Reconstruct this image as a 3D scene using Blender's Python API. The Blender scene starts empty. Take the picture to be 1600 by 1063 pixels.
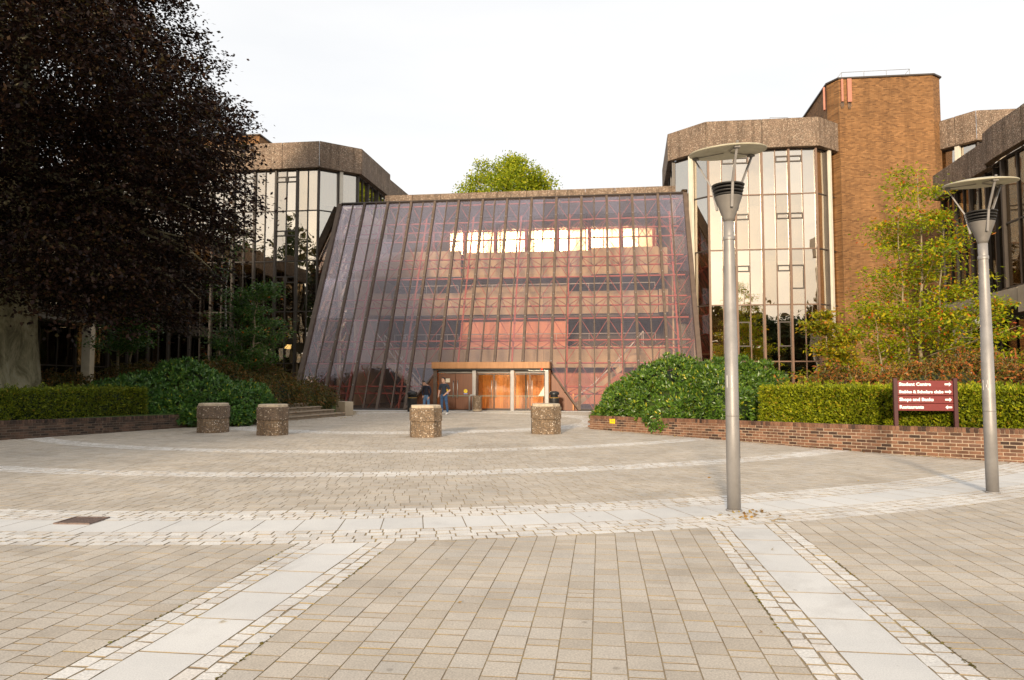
import bpy, bmesh, math, random
import numpy as np
from mathutils import Vector, Matrix
SC = bpy.context.scene
COL = SC.collection
R = math.radians
random.seed(7)
RNG = np.random.default_rng(11)

# ------------------------------------------------------------------ camera, sky, sun, exposure
FPX, PITCH, EYE = 1100.0, R(3.4), 1.6
cam_data = bpy.data.cameras.new('camera')
cam = bpy.data.objects.new('camera', cam_data)
COL.objects.link(cam)
cam.location = (0, 0, EYE)
cam.rotation_euler = (R(90) + PITCH, 0, 0)
cam_data.sensor_width = 36.0
cam_data.lens = FPX / 1600.0 * 36.0
cam_data.clip_start = 0.1
cam_data.clip_end = 3000
SC.camera = cam

SUN_EL, SUN_AZ = R(13.0), R(180 + 13.0)        # azimuth clockwise from +Y: low, behind the camera and a little to its left
sun_dir = Vector((math.sin(SUN_AZ) * math.cos(SUN_EL), math.cos(SUN_AZ) * math.cos(SUN_EL), math.sin(SUN_EL)))
sd = bpy.data.lights.new('sun', 'SUN')
sd.energy = 3.0
sd.angle = R(5)
sd.color = (1.0, 0.82, 0.60)
sun = bpy.data.objects.new('sun', sd)
COL.objects.link(sun)
sun.rotation_euler = (-sun_dir).to_track_quat('-Z', 'Y').to_euler()

world = bpy.data.worlds.new('World')
SC.world = world
world.use_nodes = True
wt = world.node_tree
wt.nodes.clear()
wo = wt.nodes.new('ShaderNodeOutputWorld')
wb = wt.nodes.new('ShaderNodeBackground')
wb.inputs['Strength'].default_value = 0.12
sky = wt.nodes.new('ShaderNodeTexSky')
sky.sky_type = 'NISHITA'
sky.sun_disc = False
sky.sun_elevation = SUN_EL
sky.sun_rotation = SUN_AZ
sky.air_density = 1.0
sky.dust_density = 5.0
wtc = wt.nodes.new('ShaderNodeTexCoord')
wmap = wt.nodes.new('ShaderNodeMapping')
wmap.inputs['Scale'].default_value = (1.2, 2.2, 6.0)
wmap.inputs['Rotation'].default_value = (0.15, 0.3, 0.4)
wn = wt.nodes.new('ShaderNodeTexNoise')
wn.inputs['Scale'].default_value = 1.6
wn.inputs['Detail'].default_value = 5
wr = wt.nodes.new('ShaderNodeMapRange')
wr.inputs['From Min'].default_value = 0.3
wr.inputs['From Max'].default_value = 0.75
wr.inputs['To Min'].default_value = 0.82
wr.inputs['To Max'].default_value = 0.97
wm = wt.nodes.new('ShaderNodeMix')
wm.data_type = 'RGBA'
wm.inputs['B'].default_value = (4.95, 4.9, 4.84, 1)      # the thin bright cloud veil
wt.links.new(wtc.outputs['Generated'], wmap.inputs['Vector'])
wt.links.new(wmap.outputs['Vector'], wn.inputs['Vector'])
wt.links.new(wn.outputs['Fac'], wr.inputs['Value'])
wt.links.new(wr.outputs['Result'], wm.inputs['Factor'])
wt.links.new(sky.outputs['Color'], wm.inputs['A'])
wt.links.new(wm.outputs['Result'], wb.inputs['Color'])
wt.links.new(wb.outputs['Background'], wo.inputs['Surface'])

SC.view_settings.view_transform = 'Standard'
SC.view_settings.look = 'None'
SC.view_settings.gamma = 1.0
SC.view_settings.use_curve_mapping = False
SC.view_settings.exposure = 0.88
SC.render.engine = 'CYCLES'
SC.cycles.max_bounces = 8
SC.cycles.transparent_max_bounces = 16
SC.cycles.transmission_bounces = 6

# ------------------------------------------------------------------ helpers
def ray(px, py):
    a = (px - 800) / FPX
    b = (531.5 - py) / FPX
    return np.array([a, math.cos(PITCH) - b * math.sin(PITCH), math.sin(PITCH) + b * math.cos(PITCH)])
def gp(px, py, z=0.0):
    v = ray(px, py)
    return v * ((z - EYE) / v[2]) + np.array([0, 0, EYE])
def at(px, py, Y):
    v = ray(px, py)
    return v * (Y / v[1]) + np.array([0, 0, EYE])

def tag(o, label=None, cat=None, group=None, kind=None):
    if label: o['label'] = label
    if cat: o['category'] = cat
    if group: o['group'] = group
    if kind: o['kind'] = kind
    return o
def empty(name, loc=(0, 0, 0), rz=0.0):
    o = bpy.data.objects.new(name, None)
    o.empty_display_size = 0.3
    o.location = loc
    o.rotation_euler = (0, 0, rz)
    COL.objects.link(o)
    return o
def link(name, me, mats=None, parent=None, M=None, kind=None):
    """M: matrix in the world (or, when the parent is turned, in the parent's own frame)"""
    if mats is not None and len(me.materials) == 0:
        for m in (mats if isinstance(mats, (list, tuple)) else [mats]):
            me.materials.append(m)
    o = bpy.data.objects.new(name, me)
    COL.objects.link(o)
    M = Matrix.Identity(4) if M is None else M
    if parent is not None:
        o.parent = parent
        if parent.parent is not None or parent.rotation_euler.z != 0 or parent.get('local'):
            o.matrix_basis = M
        else:
            o.matrix_basis = Matrix.Translation(-Vector(parent.location)) @ M
    else:
        o.matrix_basis = M
    if kind: o['kind'] = kind
    return o
def fast_mesh(name, V, F, smooth=False):
    V = np.asarray(V, dtype=np.float32).reshape(-1, 3)
    F = np.asarray(F, dtype=np.int32)
    n, k = F.shape
    me = bpy.data.meshes.new(name)
    me.vertices.add(len(V))
    me.vertices.foreach_set('co', V.ravel())
    me.loops.add(n * k)
    me.loops.foreach_set('vertex_index', F.ravel())
    me.polygons.add(n)
    me.polygons.foreach_set('loop_start', np.arange(0, n * k, k, dtype=np.int32))
    me.polygons.foreach_set('loop_total', np.full(n, k, dtype=np.int32))
    me.polygons.foreach_set('use_smooth', np.full(n, smooth, dtype=bool))
    me.update(calc_edges=True)
    return me

class MB:
    def __init__(s):
        s.v, s.f, s.m, s.sm = [], [], [], []
    def face(s, idx, m=0, smooth=False):
        s.f.append(tuple(idx)); s.m.append(m); s.sm.append(smooth)
    def poly(s, pts, m=0):
        b = len(s.v); s.v += [tuple(p) for p in pts]
        s.face(range(b, b + len(pts)), m); return s
    def box(s, c, size, rz=0.0, m=0):
        hx, hy, hz = size[0] / 2, size[1] / 2, size[2] / 2
        ca, sa = math.cos(rz), math.sin(rz); b = len(s.v)
        for x, y, z in ((-hx, -hy, -hz), (hx, -hy, -hz), (hx, hy, -hz), (-hx, hy, -hz), (-hx, -hy, hz), (hx, -hy, hz), (hx, hy, hz), (-hx, hy, hz)):
            s.v.append((c[0] + x * ca - y * sa, c[1] + x * sa + y * ca, c[2] + z))
        for q in ((0, 3, 2, 1), (4, 5, 6, 7), (0, 1, 5, 4), (1, 2, 6, 5), (2, 3, 7, 6), (3, 0, 4, 7)):
            s.face([b + i for i in q], m)
        return s
    def beam(s, p0, p1, w, h, up=(0, 0, 1), m=0):
        """box from p0 to p1, w across, h along up"""
        p0, p1 = Vector(p0), Vector(p1); d = (p1 - p0).normalized(); up = Vector(up)
        x = d.cross(up).normalized(); y = x.cross(d).normalized(); b = len(s.v)
        for p in (p0, p1):
            for i, j in ((-1, -1), (1, -1), (1, 1), (-1, 1)):
                s.v.append(tuple(p + x * (i * w / 2) + y * (j * h / 2)))
        for q in ((0, 1, 2, 3), (7, 6, 5, 4), (0, 4, 5, 1), (1, 5, 6, 2), (2, 6, 7, 3), (3, 7, 4, 0)):
            s.face([b + i for i in q], m)
        return s
    def prism(s, pts, z0, z1, m=0):
        """pts counter-clockwise seen from above"""
        n = len(pts); b = len(s.v)
        s.v += [(p[0], p[1], z0) for p in pts] + [(p[0], p[1], z1) for p in pts]
        s.face([b + i for i in reversed(range(n))], m); s.face([b + n + i for i in range(n)], m)
        for i in range(n):
            j = (i + 1) % n; s.face([b + i, b + j, b + n + j, b + n + i], m)
        return s
    def tube(s, path, radii, n=8, m=0, cap=True, smooth=True):
        P = [Vector(p) for p in path]
        if not isinstance(radii, (list, tuple)): radii = [radii] * len(P)
        rings = []; ref = Vector((0.31, 0.17, 0.93)).normalized(); x = None
        for i, p in enumerate(P):
            d = (P[min(i + 1, len(P) - 1)] - P[max(i - 1, 0)]).normalized()
            if x is None:
                x = d.cross(ref)
                if x.length < 0.1: x = d.cross(Vector((1, 0, 0)))
            x = (x - d * x.dot(d)).normalized(); y = d.cross(x); b = len(s.v)
            for k in range(n):
                t = 2 * math.pi * k / n
                s.v.append(tuple(p + (x * math.cos(t) + y * math.sin(t)) * radii[i]))
            rings.append(b)
        for a, b in zip(rings, rings[1:]):
            for k in range(n):
                j = (k + 1) % n; s.face((a + k, a + j, b + j, b + k), m, smooth)
        if cap:
            s.face([rings[0] + k for k in reversed(range(n))], m); s.face([rings[-1] + k for k in range(n)], m)
        return s
    def lathe(s, prof, n=24, c=(0, 0, 0), m=0, smooth=True, rz=0.0):
        rings = []
        for r, z in prof:
            b = len(s.v)
            for k in range(n):
                t = 2 * math.pi * k / n + rz
                s.v.append((c[0] + r * math.cos(t), c[1] + r * math.sin(t), c[2] + z))
            rings.append(b)
        for a, b in zip(rings, rings[1:]):
            for k in range(n):
                j = (k + 1) % n; s.face((a + k, a + j, b + j, b + k), m, smooth)
        s.face([rings[0] + k for k in reversed(range(n))], m); s.face([rings[-1] + k for k in range(n)], m)
        return s
    def mesh(s, name):
        me = bpy.data.meshes.new(name)
        me.from_pydata(s.v, [], s.f)
        me.polygons.foreach_set('material_index', np.array(s.m, dtype=np.int32))
        me.polygons.foreach_set('use_smooth', np.array(s.sm, dtype=bool))
        me.update(); return me
    def build(s, name, mats, parent=None, M=None, kind=None, bevel=0.0):
        me = s.mesh(name)
        if bevel:
            bm = bmesh.new(); bm.from_mesh(me)
            bmesh.ops.bevel(bm, geom=bm.edges[:], offset=bevel, segments=1, affect='EDGES', clamp_overlap=True)
            bm.to_mesh(me); bm.free()
        return link(name, me, mats, parent, M, kind)

# ------------------------------------------------------------------ materials
def nmat(name):
    m = bpy.data.materials.new(name); m.use_nodes = True
    nt = m.node_tree; nt.nodes.clear()
    out = nt.nodes.new('ShaderNodeOutputMaterial')
    return m, nt, out
def N(nt, t, **kw):
    n = nt.nodes.new(t)
    for k, v in kw.items():
        if k.startswith('i_'): n.inputs[k[2:].replace('_', ' ')].default_value = v
        else: setattr(n, k, v)
    return n
def rnd_value(nt):
    """a steady random number per piece: per mesh island and per object together"""
    g = N(nt, 'ShaderNodeNewGeometry'); oi = N(nt, 'ShaderNodeObjectInfo')
    a = N(nt, 'ShaderNodeMath', operation='ADD'); f = N(nt, 'ShaderNodeMath', operation='FRACT')
    nt.links.new(g.outputs['Random Per Island'], a.inputs[0]); nt.links.new(oi.outputs['Random'], a.inputs[1])
    nt.links.new(a.outputs[0], f.inputs[0])
    return f.outputs[0]
def ramp(nt, stops, fac, interp='LINEAR'):
    r = N(nt, 'ShaderNodeValToRGB'); r.color_ramp.interpolation = interp
    el = r.color_ramp.elements
    while len(el) < len(stops): el.new(0.5)
    for e, (p, c) in zip(el, stops):
        e.position = p; e.color = (*c, 1)
    nt.links.new(fac, r.inputs['Fac'])
    return r.outputs['Color']
def mixc(nt, a, b, fac, blend='MIX'):
    m = N(nt, 'ShaderNodeMix', data_type='RGBA', blend_type=blend)
    for s, v in (('A', a), ('B', b)):
        if isinstance(v, tuple): m.inputs[s].default_value = (*v, 1)
        else: nt.links.new(v, m.inputs[s])
    if isinstance(fac, float): m.inputs['Factor'].default_value = fac
    else: nt.links.new(fac, m.inputs['Factor'])
    return m.outputs['Result']
def noise(nt, scale, detail=4, rough=0.6, vec=None, world=False, dist=0.0):
    n = N(nt, 'ShaderNodeTexNoise'); n.inputs['Scale'].default_value = scale
    n.inputs['Detail'].default_value = detail; n.inputs['Roughness'].default_value = rough; n.inputs['Distortion'].default_value = dist
    if vec is None:
        if world: vec = N(nt, 'ShaderNodeNewGeometry').outputs['Position']
        else: vec = N(nt, 'ShaderNodeTexCoord').outputs['Object']
    nt.links.new(vec, n.inputs['Vector'])
    return n.outputs['Fac']
def remap(nt, v, a, b, c=0.0, d=1.0):
    r = N(nt, 'ShaderNodeMapRange'); nt.links.new(v, r.inputs['Value'])
    for k, x in (('From Min', a), ('From Max', b), ('To Min', c), ('To Max', d)): r.inputs[k].default_value = x
    return r.outputs['Result']
def finish(nt, out, col, rough=0.8, bump=None, bstr=0.3, bdist=0.01, metal=0.0, spec=0.4):
    p = N(nt, 'ShaderNodeBsdfPrincipled')
    if isinstance(col, tuple): p.inputs['Base Color'].default_value = (*col, 1)
    else: nt.links.new(col, p.inputs['Base Color'])
    if isinstance(rough, float): p.inputs['Roughness'].default_value = rough
    else: nt.links.new(rough, p.inputs['Roughness'])
    p.inputs['Metallic'].default_value = metal
    p.inputs['Specular IOR Level'].default_value = spec
    if bump is not None:
        b = N(nt, 'ShaderNodeBump'); b.inputs['Strength'].default_value = bstr; b.inputs['Distance'].default_value = bdist
        nt.links.new(bump, b.inputs['Height']); nt.links.new(b.outputs['Normal'], p.inputs['Normal'])
    nt.links.new(p.outputs['BSDF'], out.inputs['Surface'])
    return p
def simple(name, c, rough=0.7, var=0.25, scale=3.0, bump=0.2, bscale=40.0, metal=0.0, spec=0.4, world=True, isl=0.0):
    m, nt, out = nmat(name)
    n = noise(nt, scale, 5, 0.65, world=world)
    lo = tuple(x * (1 - var) for x in c); hi = tuple(min(1, x * (1 + var)) for x in c)
    col = ramp(nt, [(0.25, lo), (0.75, hi)], n)
    if isl:
        r = rnd_value(nt)
        col = mixc(nt, col, ramp(nt, [(0, tuple(1 - isl for _ in c)), (1, tuple(1 + isl * 0.6 for _ in c))], r), 1.0, 'MULTIPLY')
    finish(nt, out, col, rough, noise(nt, bscale, 3, world=world) if bump else None, bump, 0.01, metal, spec)
    return m
MAT = {}
# paving
def paver_mat(name, cols, speck=0.25, fine=220.0, stain=0.25):
    m, nt, out = nmat(name)
    base = ramp(nt, cols, rnd_value(nt))
    f = noise(nt, fine, 3, 0.75, world=True)
    c = mixc(nt, base, ramp(nt, [(0.3, (1 - speck,) * 3), (0.7, (1 + speck,) * 3)], f), 1.0, 'MULTIPLY')
    big = noise(nt, 0.8, 6, 0.65, world=True)
    c = mixc(nt, c, ramp(nt, [(0.3, (1 - stain, 1 - stain * 1.02, 1 - stain * 1.05)), (0.6, (1.03, 1.02, 1.0))], big), 1.0, 'MULTIPLY')
    vo = N(nt, 'ShaderNodeTexVoronoi', feature='F1'); vo.inputs['Scale'].default_value = 2.3; vo.inputs['Randomness'].default_value = 1.0
    nt.links.new(N(nt, 'ShaderNodeNewGeometry').outputs['Position'], vo.inputs['Vector'])
    c = mixc(nt, c, (.62, .60, .58), remap(nt, vo.outputs['Distance'], .035, .06, .75, 0.0), 'MULTIPLY')      # trodden gum
    damp = noise(nt, .33, 7, .75, world=True, dist=.6)
    c = mixc(nt, c, ramp(nt, [(.33, (.80, .79, .78)), (.47, (1, 1, 1))], damp), 1.0, 'MULTIPLY')
    finish(nt, out, c, 0.85, f, 0.35, 0.004)
    return m
MAT['paver'] = paver_mat('concrete_paver', [(0, (.445, .39, .325)), (.35, (.49, .437, .372)), (.7, (.53, .475, .408)), (1, (.48, .44, .39))], .28, 75.0, .2)
MAT['sett'] = paver_mat('granite_sett', [(0, (.56, .53, .495)), (.3, (.64, .615, .585)), (.7, (.69, .67, .64)), (1, (.63, .585, .54))], .24, 60.0, .14)
MAT['slab'] = paver_mat('granite_slab', [(0, (.60, .59, .575)), (.5, (.635, .625, .61)), (1, (.665, .655, .64))], .16, 110.0, .12)
m, nt, out = nmat('mossy_joint_sand')
c = ramp(nt, [(.32, (.20, .155, .11)), (.52, (.32, .255, .17)), (.66, (.36, .27, .12)), (.8, (.26, .23, .07))], noise(nt, 2.6, 6, .75, world=True))
finish(nt, out, c, 0.95, noise(nt, 90, 4, world=True), 0.6, 0.01); MAT['joint'] = m
m, nt, out = nmat('earth'); c = ramp(nt, [(.3, (.05, .035, .022)), (.7, (.11, .08, .05))], noise(nt, 5, 6, world=True))
finish(nt, out, c, 0.95, noise(nt, 30, 5, world=True), 0.8, 0.03); MAT['soil'] = m
m, nt, out = nmat('lawn_turf'); c = ramp(nt, [(.3, (.05, .085, .02)), (.7, (.10, .15, .035))], noise(nt, 30, 5, .8, world=True))
finish(nt, out, c, 0.95, noise(nt, 150, 3, world=True), 0.8, 0.03); MAT['turf'] = m
MAT['tarmac'] = simple('distant_ground', (.14, .13, .11), .9, .3, .2)

def aggregate(name, stops, scale, bstr=0.8, bdist=0.01, weather=0.25):
    m, nt, out = nmat(name)
    v = N(nt, 'ShaderNodeTexVoronoi', feature='F1'); v.inputs['Scale'].default_value = scale
    nt.links.new(N(nt, 'ShaderNodeTexCoord').outputs['Object'], v.inputs['Vector'])
    sep = N(nt, 'ShaderNodeSeparateColor'); nt.links.new(v.outputs['Color'], sep.inputs['Color'])
    c = ramp(nt, stops, sep.outputs[0])
    edge = remap(nt, v.outputs['Distance'], .25, .75)
    c = mixc(nt, c, (.16, .12, .085), edge)
    c = mixc(nt, c, ramp(nt, [(.3, (1 - weather,) * 3), (.7, (1.1, 1.08, 1.05))], noise(nt, 1.1, 5, .7)), 1.0, 'MULTIPLY')
    sm = N(nt, 'ShaderNodeMapping'); sm.inputs['Scale'].default_value = (2.6, 2.6, .22); nt.links.new(N(nt, 'ShaderNodeNewGeometry').outputs['Position'], sm.inputs['Vector'])
    c = mixc(nt, c, ramp(nt, [(.36, (.62, .60, .58)), (.52, (1, 1, 1))], noise(nt, 1.0, 6, .7, vec=sm.outputs['Vector'])), 1.0, 'MULTIPLY')      # run-off streaks
    inv = N(nt, 'ShaderNodeMath', operation='SUBTRACT'); inv.inputs[0].default_value = 1.0; nt.links.new(v.outputs['Distance'], inv.inputs[1])
    finish(nt, out, c, 0.8, inv.outputs[0], bstr, bdist)
    return m
MAT['agg_bollard'] = aggregate('exposed_pebble_concrete', [(0, (.10, .07, .05)), (.3, (.19, .125, .07)), (.55, (.29, .195, .115)), (.76, (.38, .27, .17)), (.87, (.20, .12, .07)), (.93, (.72, .63, .52))], 31.0, 1.0, .014)
MAT['agg_dark'] = aggregate('weathered_pebble_concrete', [(0, (.06, .045, .04)), (.3, (.12, .085, .06)), (.6, (.19, .13, .09)), (.8, (.24, .17, .12)), (.9, (.17, .11, .08)), (.95, (.68, .6, .5))], 31.0, 1.0, .014)
MAT['agg_panel'] = aggregate('pebble_dash_panel', [(0, (.20, .13, .095)), (.35, (.29, .20, .145)), (.65, (.36, .255, .185)), (.85, (.41, .305, .225)), (.95, (.55, .45, .36))], 17.0, .8, .03, .3)
MAT['concrete'] = simple('pale_concrete', (.40, .335, .25), .85, .22, 1.3, .3, 30)
MAT['concrete_in'] = simple('board_marked_concrete', (.47, .385, .275), .85, .15, .9, .2, 20)
MAT['conc_white'] = simple('white_painted_column', (.62, .57, .48), .6, .1, 1.5, .1, 20)
MAT['cap'] = simple('bollard_cap_concrete', (.46, .38, .28), .85, .3, 9, .5, 70, world=False)

def brick_mat(name, cols, mortar, w, h, gap=.012, wear=.3):
    m, nt, out = nmat(name)
    tc = N(nt, 'ShaderNodeTexCoord'); s = N(nt, 'ShaderNodeSeparateXYZ'); nt.links.new(tc.outputs['Object'], s.inputs[0])
    ad = N(nt, 'ShaderNodeMath', operation='ADD'); nt.links.new(s.outputs['X'], ad.inputs[0]); nt.links.new(s.outputs['Y'], ad.inputs[1])
    cb = N(nt, 'ShaderNodeCombineXYZ'); nt.links.new(ad.outputs[0], cb.inputs['X']); nt.links.new(s.outputs['Z'], cb.inputs['Y'])
    b = N(nt, 'ShaderNodeTexBrick')
    b.inputs['Scale'].default_value = 1.0; b.inputs['Brick Width'].default_value = w; b.inputs['Row Height'].default_value = h
    b.inputs['Mortar Size'].default_value = gap; b.inputs['Color1'].default_value = (0, 0, 0, 1); b.inputs['Color2'].default_value = (1, 1, 1, 1); b.inputs['Mortar'].default_value = (.5, .5, .5, 1)
    nt.links.new(cb.outputs[0], b.inputs['Vector'])
    c = ramp(nt, cols, b.outputs['Color'])
    c = mixc(nt, c, mortar, b.outputs['Fac'])
    c = mixc(nt, c, ramp(nt, [(.3, (1 - wear, 1 - wear * 1.05, 1 - wear * 1.1)), (.7, (1.12, 1.1, 1.05))], noise(nt, .45, 7, .7)), 1.0, 'MULTIPLY')
    sm = N(nt, 'ShaderNodeMapping'); sm.inputs['Scale'].default_value = (1.3, 1.3, .12); nt.links.new(tc.outputs['Object'], sm.inputs['Vector'])
    c = mixc(nt, c, ramp(nt, [(.34, (.74, .72, .70)), (.5, (1, 1, 1)), (.75, (1.1, 1.08, 1.05))], noise(nt, 1.0, 6, .7, vec=sm.outputs['Vector'])), 1.0, 'MULTIPLY')
    inv = N(nt, 'ShaderNodeMath', operation='SUBTRACT'); inv.inputs[0].default_value = 1.0; nt.links.new(b.outputs['Fac'], inv.inputs[1])
    finish(nt, out, c, .85, inv.outputs[0], .5, .01)
    return m
MAT['tower_brick'] = brick_mat('brown_brickwork', [(0, (.13, .055, .019)), (.3, (.215, .098, .034)), (.7, (.27, .128, .046)), (1, (.33, .165, .065))], (.20, .118, .055), .225, .075)
m, nt, out = nmat('planter_brick')
c = ramp(nt, [(0, (.05, .03, .022)), (.15, (.10, .052, .034)), (.38, (.20, .098, .055)), (.8, (.27, .138, .082)), (1, (.15, .08, .055))], rnd_value(nt))
c = mixc(nt, c, ramp(nt, [(.32, (.45, .45, .48)), (.55, (1, 1, 1)), (.75, (1.15, 1.1, 1.05))], noise(nt, 2.2, 6, .75, world=True)), 1.0, 'MULTIPLY')
finish(nt, out, c, .85, noise(nt, 60, 5, world=True), .5, .006); MAT['brick'] = m
MAT['mortar'] = simple('lime_mortar', (.40, .31, .23), .95, .25, 6, .4, 80)

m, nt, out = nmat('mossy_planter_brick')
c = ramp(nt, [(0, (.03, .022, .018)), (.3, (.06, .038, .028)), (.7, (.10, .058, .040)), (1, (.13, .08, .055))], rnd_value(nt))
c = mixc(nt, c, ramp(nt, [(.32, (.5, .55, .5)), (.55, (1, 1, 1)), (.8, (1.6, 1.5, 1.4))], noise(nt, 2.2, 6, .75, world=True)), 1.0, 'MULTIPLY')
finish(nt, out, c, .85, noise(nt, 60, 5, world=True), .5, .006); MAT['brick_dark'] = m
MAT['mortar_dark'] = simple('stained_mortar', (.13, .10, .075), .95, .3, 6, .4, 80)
# metals, paints, wood
MAT['bronze'] = simple('brown_window_frame', (.155, .085, .05), .45, .2, 2, .05, 30)
MAT['bronze_dark'] = simple('dark_window_frame', (.05, .038, .03), .45, .2, 2, .05, 30)
MAT['rafter'] = simple('weathered_brown_steel', (.105, .072, .052), .6, .3, 3, .2, 60)
MAT['red_steel'] = simple('red_painted_steel', (.43, .115, .085), .45, .1, 3, 0)
MAT['galv'] = simple('galvanised_steel', (.29, .275, .265), .5, .18, 4, .15, 50, metal=.35)
MAT['galv_dark'] = simple('dull_lamp_cone', (.20, .185, .17), .5, .2, 5, .15, 50, metal=.2)
MAT['lamp_disc'] = simple('lichen_stained_lamp_disc', (.43, .395, .29), .6, .22, 5, .15, 50, world=False)
MAT['louvre'] = simple('black_lamp_louvre', (.03, .028, .026), .5, .2, 5, 0)
MAT['black_plastic'] = simple('black_bin_plastic', (.018, .018, .018), .4, .2, 5, .05, 60)
MAT['gold'] = simple('gold_band', (.5, .3, .07), .4, .1, 5, 0)
MAT['steel'] = simple('brushed_steel', (.65, .63, .6), .3, .05, 5, 0, metal=.8)
MAT['green_glass'] = simple('green_glass_rail', (.25, .36, .30), .2, .05, 5, 0)
MAT['sign_red'] = simple('maroon_sign_board', (.17, .018, .018), .45, .12, 8, 0)
MAT['sign_post'] = simple('dark_maroon_post', (.06, .014, .016), .5, .2, 8, 0)
MAT['white'] = simple('white_paint', (.85, .84, .82), .5, .03, 5, 0)
MAT['yellow'] = simple('yellow_plastic', (.85, .62, .01), .45, .05, 5, 0)
MAT['black'] = simple('black_print', (.015, .015, .015), .6, .05, 5, 0)
MAT['blue'] = simple('pale_blue_print', (.28, .33, .6), .6, .05, 5, 0)
MAT['pink_antenna'] = simple('terracotta_antenna_shroud', (.42, .17, .115), .6, .1, 5, 0)
MAT['orange'] = simple('orange_fabric', (.55, .16, .03), .7, .1, 5, 0)
MAT['rail_pale'] = simple('pale_handrail', (.62, .62, .62), .4, .05, 4, 0)
MAT['rail_grey'] = simple('grey_roof_rail', (.30, .31, .33), .5, .05, 4, 0)
MAT['timber_step'] = simple('weathered_step_concrete', (.30, .24, .175), .9, .35, 4, .5, 50)
MAT['iron'] = simple('rusty_cast_iron', (.17, .12, .10), .65, .4, 20, .3, 90)
def wood(name, a, b, scale=1.0, rough=.45):
    m, nt, out = nmat(name)
    mp = N(nt, 'ShaderNodeMapping'); mp.inputs['Scale'].default_value = (9 * scale, 9 * scale, .5)
    nt.links.new(N(nt, 'ShaderNodeNewGeometry').outputs['Position'], mp.inputs['Vector'])
    c = ramp(nt, [(.3, a), (.7, b)], noise(nt, 1.6, 6, .7, vec=mp.outputs['Vector']))
    c = mixc(nt, c, ramp(nt, [(0, (.82, .8, .78)), (1, (1.12, 1.1, 1.08))], rnd_value(nt)), 1.0, 'MULTIPLY')
    finish(nt, out, c, rough)
    return m
MAT['wood'] = wood('orange_timber_boarding', (.42, .15, .035), (.62, .26, .07))
MAT['wood_dark'] = wood('dark_timber_door', (.13, .045, .018), (.21, .075, .03))
MAT['wood_red'] = wood('red_timber_boarding', (.50, .17, .085), (.64, .25, .135))
MAT['fascia'] = wood('copper_brown_fascia', (.30, .135, .045), (.46, .225, .085), .5, .5)
MAT['dark_in'] = simple('dark_interior', (.022, .019, .017), .9, .3, .6, 0)
MAT['dim_in'] = simple('dim_interior_wall', (.10, .085, .068), .9, .25, .7, 0)
MAT['ceil'] = simple('grey_soffit', (.15, .14, .145), .9, .15, .7, 0)
MAT['blind'] = simple('cream_curtain', (.74, .66, .53), .9, .06, 1.5, 0, isl=.12)
def glow(name, c, s):
    m, nt, out = nmat(name); e = N(nt, 'ShaderNodeEmission'); e.inputs['Color'].default_value = (*c, 1); e.inputs['Strength'].default_value = s
    nt.links.new(e.outputs[0], out.inputs['Surface']); return m
MAT['tube_light'] = glow('lit_fluorescent_tube', (1, .84, .56), 75.0)
MAT['warm_light'] = glow('lit_desk_lamp_shade', (1, .78, .36), 3.0)
MAT['red_light'] = glow('lit_red_indicator', (1, .05, .02), 1.2)

def glass(name, tint, refl, fac, wav=0.02, wscale=1.1, rough=0.0, edge=0.5, vary=0.0, dust=0.0):
    """thin pane: lets tinted light through and mirrors the rest"""
    m, nt, out = nmat(name)
    tr = N(nt, 'ShaderNodeBsdfTransparent'); tr.inputs['Color'].default_value = (*tint, 1)
    gl = N(nt, 'ShaderNodeBsdfGlossy'); gl.inputs['Color'].default_value = (*refl, 1); gl.inputs['Roughness'].default_value = rough
    mx = N(nt, 'ShaderNodeMixShader')
    lw = N(nt, 'ShaderNodeLayerWeight'); lw.inputs['Blend'].default_value = 0.35
    f = remap(nt, lw.outputs['Fresnel'], 0.0, 1.0, fac, fac + (1 - fac) * edge)
    if wav:
        b = N(nt, 'ShaderNodeBump'); b.inputs['Strength'].default_value = 1.0; b.inputs['Distance'].default_value = wav
        nt.links.new(noise(nt, wscale, 1, .4, world=True), b.inputs['Height']); nt.links.new(b.outputs['Normal'], gl.inputs['Normal'])
    nt.links.new(f, mx.inputs['Fac']); nt.links.new(tr.outputs[0], mx.inputs[1]); nt.links.new(gl.outputs[0], mx.inputs[2])
    if vary:
        v = remap(nt, N(nt, 'ShaderNodeObjectInfo').outputs['Random'], 0, 1, 1 - vary, 1 + vary); mu = N(nt, 'ShaderNodeMath', operation='MULTIPLY', use_clamp=True)
        nt.links.new(f, mu.inputs[0]); nt.links.new(v, mu.inputs[1]); nt.links.new(mu.outputs[0], mx.inputs['Fac'])
    last = mx.outputs[0]
    if dust:
        di = N(nt, 'ShaderNodeBsdfDiffuse'); di.inputs['Color'].default_value = (.62, .56, .58, 1)
        mp = N(nt, 'ShaderNodeMapping'); mp.inputs['Scale'].default_value = (3.0, .5, .5); nt.links.new(N(nt, 'ShaderNodeNewGeometry').outputs['Position'], mp.inputs['Vector'])
        dn = noise(nt, 1.4, 6, .7, vec=mp.outputs['Vector']); m2 = N(nt, 'ShaderNodeMixShader')
        nt.links.new(remap(nt, dn, .3, .75, dust * .35, dust * 1.5), m2.inputs['Fac']); nt.links.new(last, m2.inputs[1]); nt.links.new(di.outputs[0], m2.inputs[2]); last = m2.outputs[0]
    nt.links.new(last, out.inputs['Surface'])
    return m
MAT['glass_bronze'] = glass('bronze_mirror_glass', (.68, .60, .48), (1.0, .95, .86), .46, .006, .9, vary=.22)
MAT['glass_lilac'] = glass('lilac_tinted_glass', (.94, .88, .83), (.90, .88, 1.0), .036, .0003, .6, 0.0, .35, .3, .022)
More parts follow.
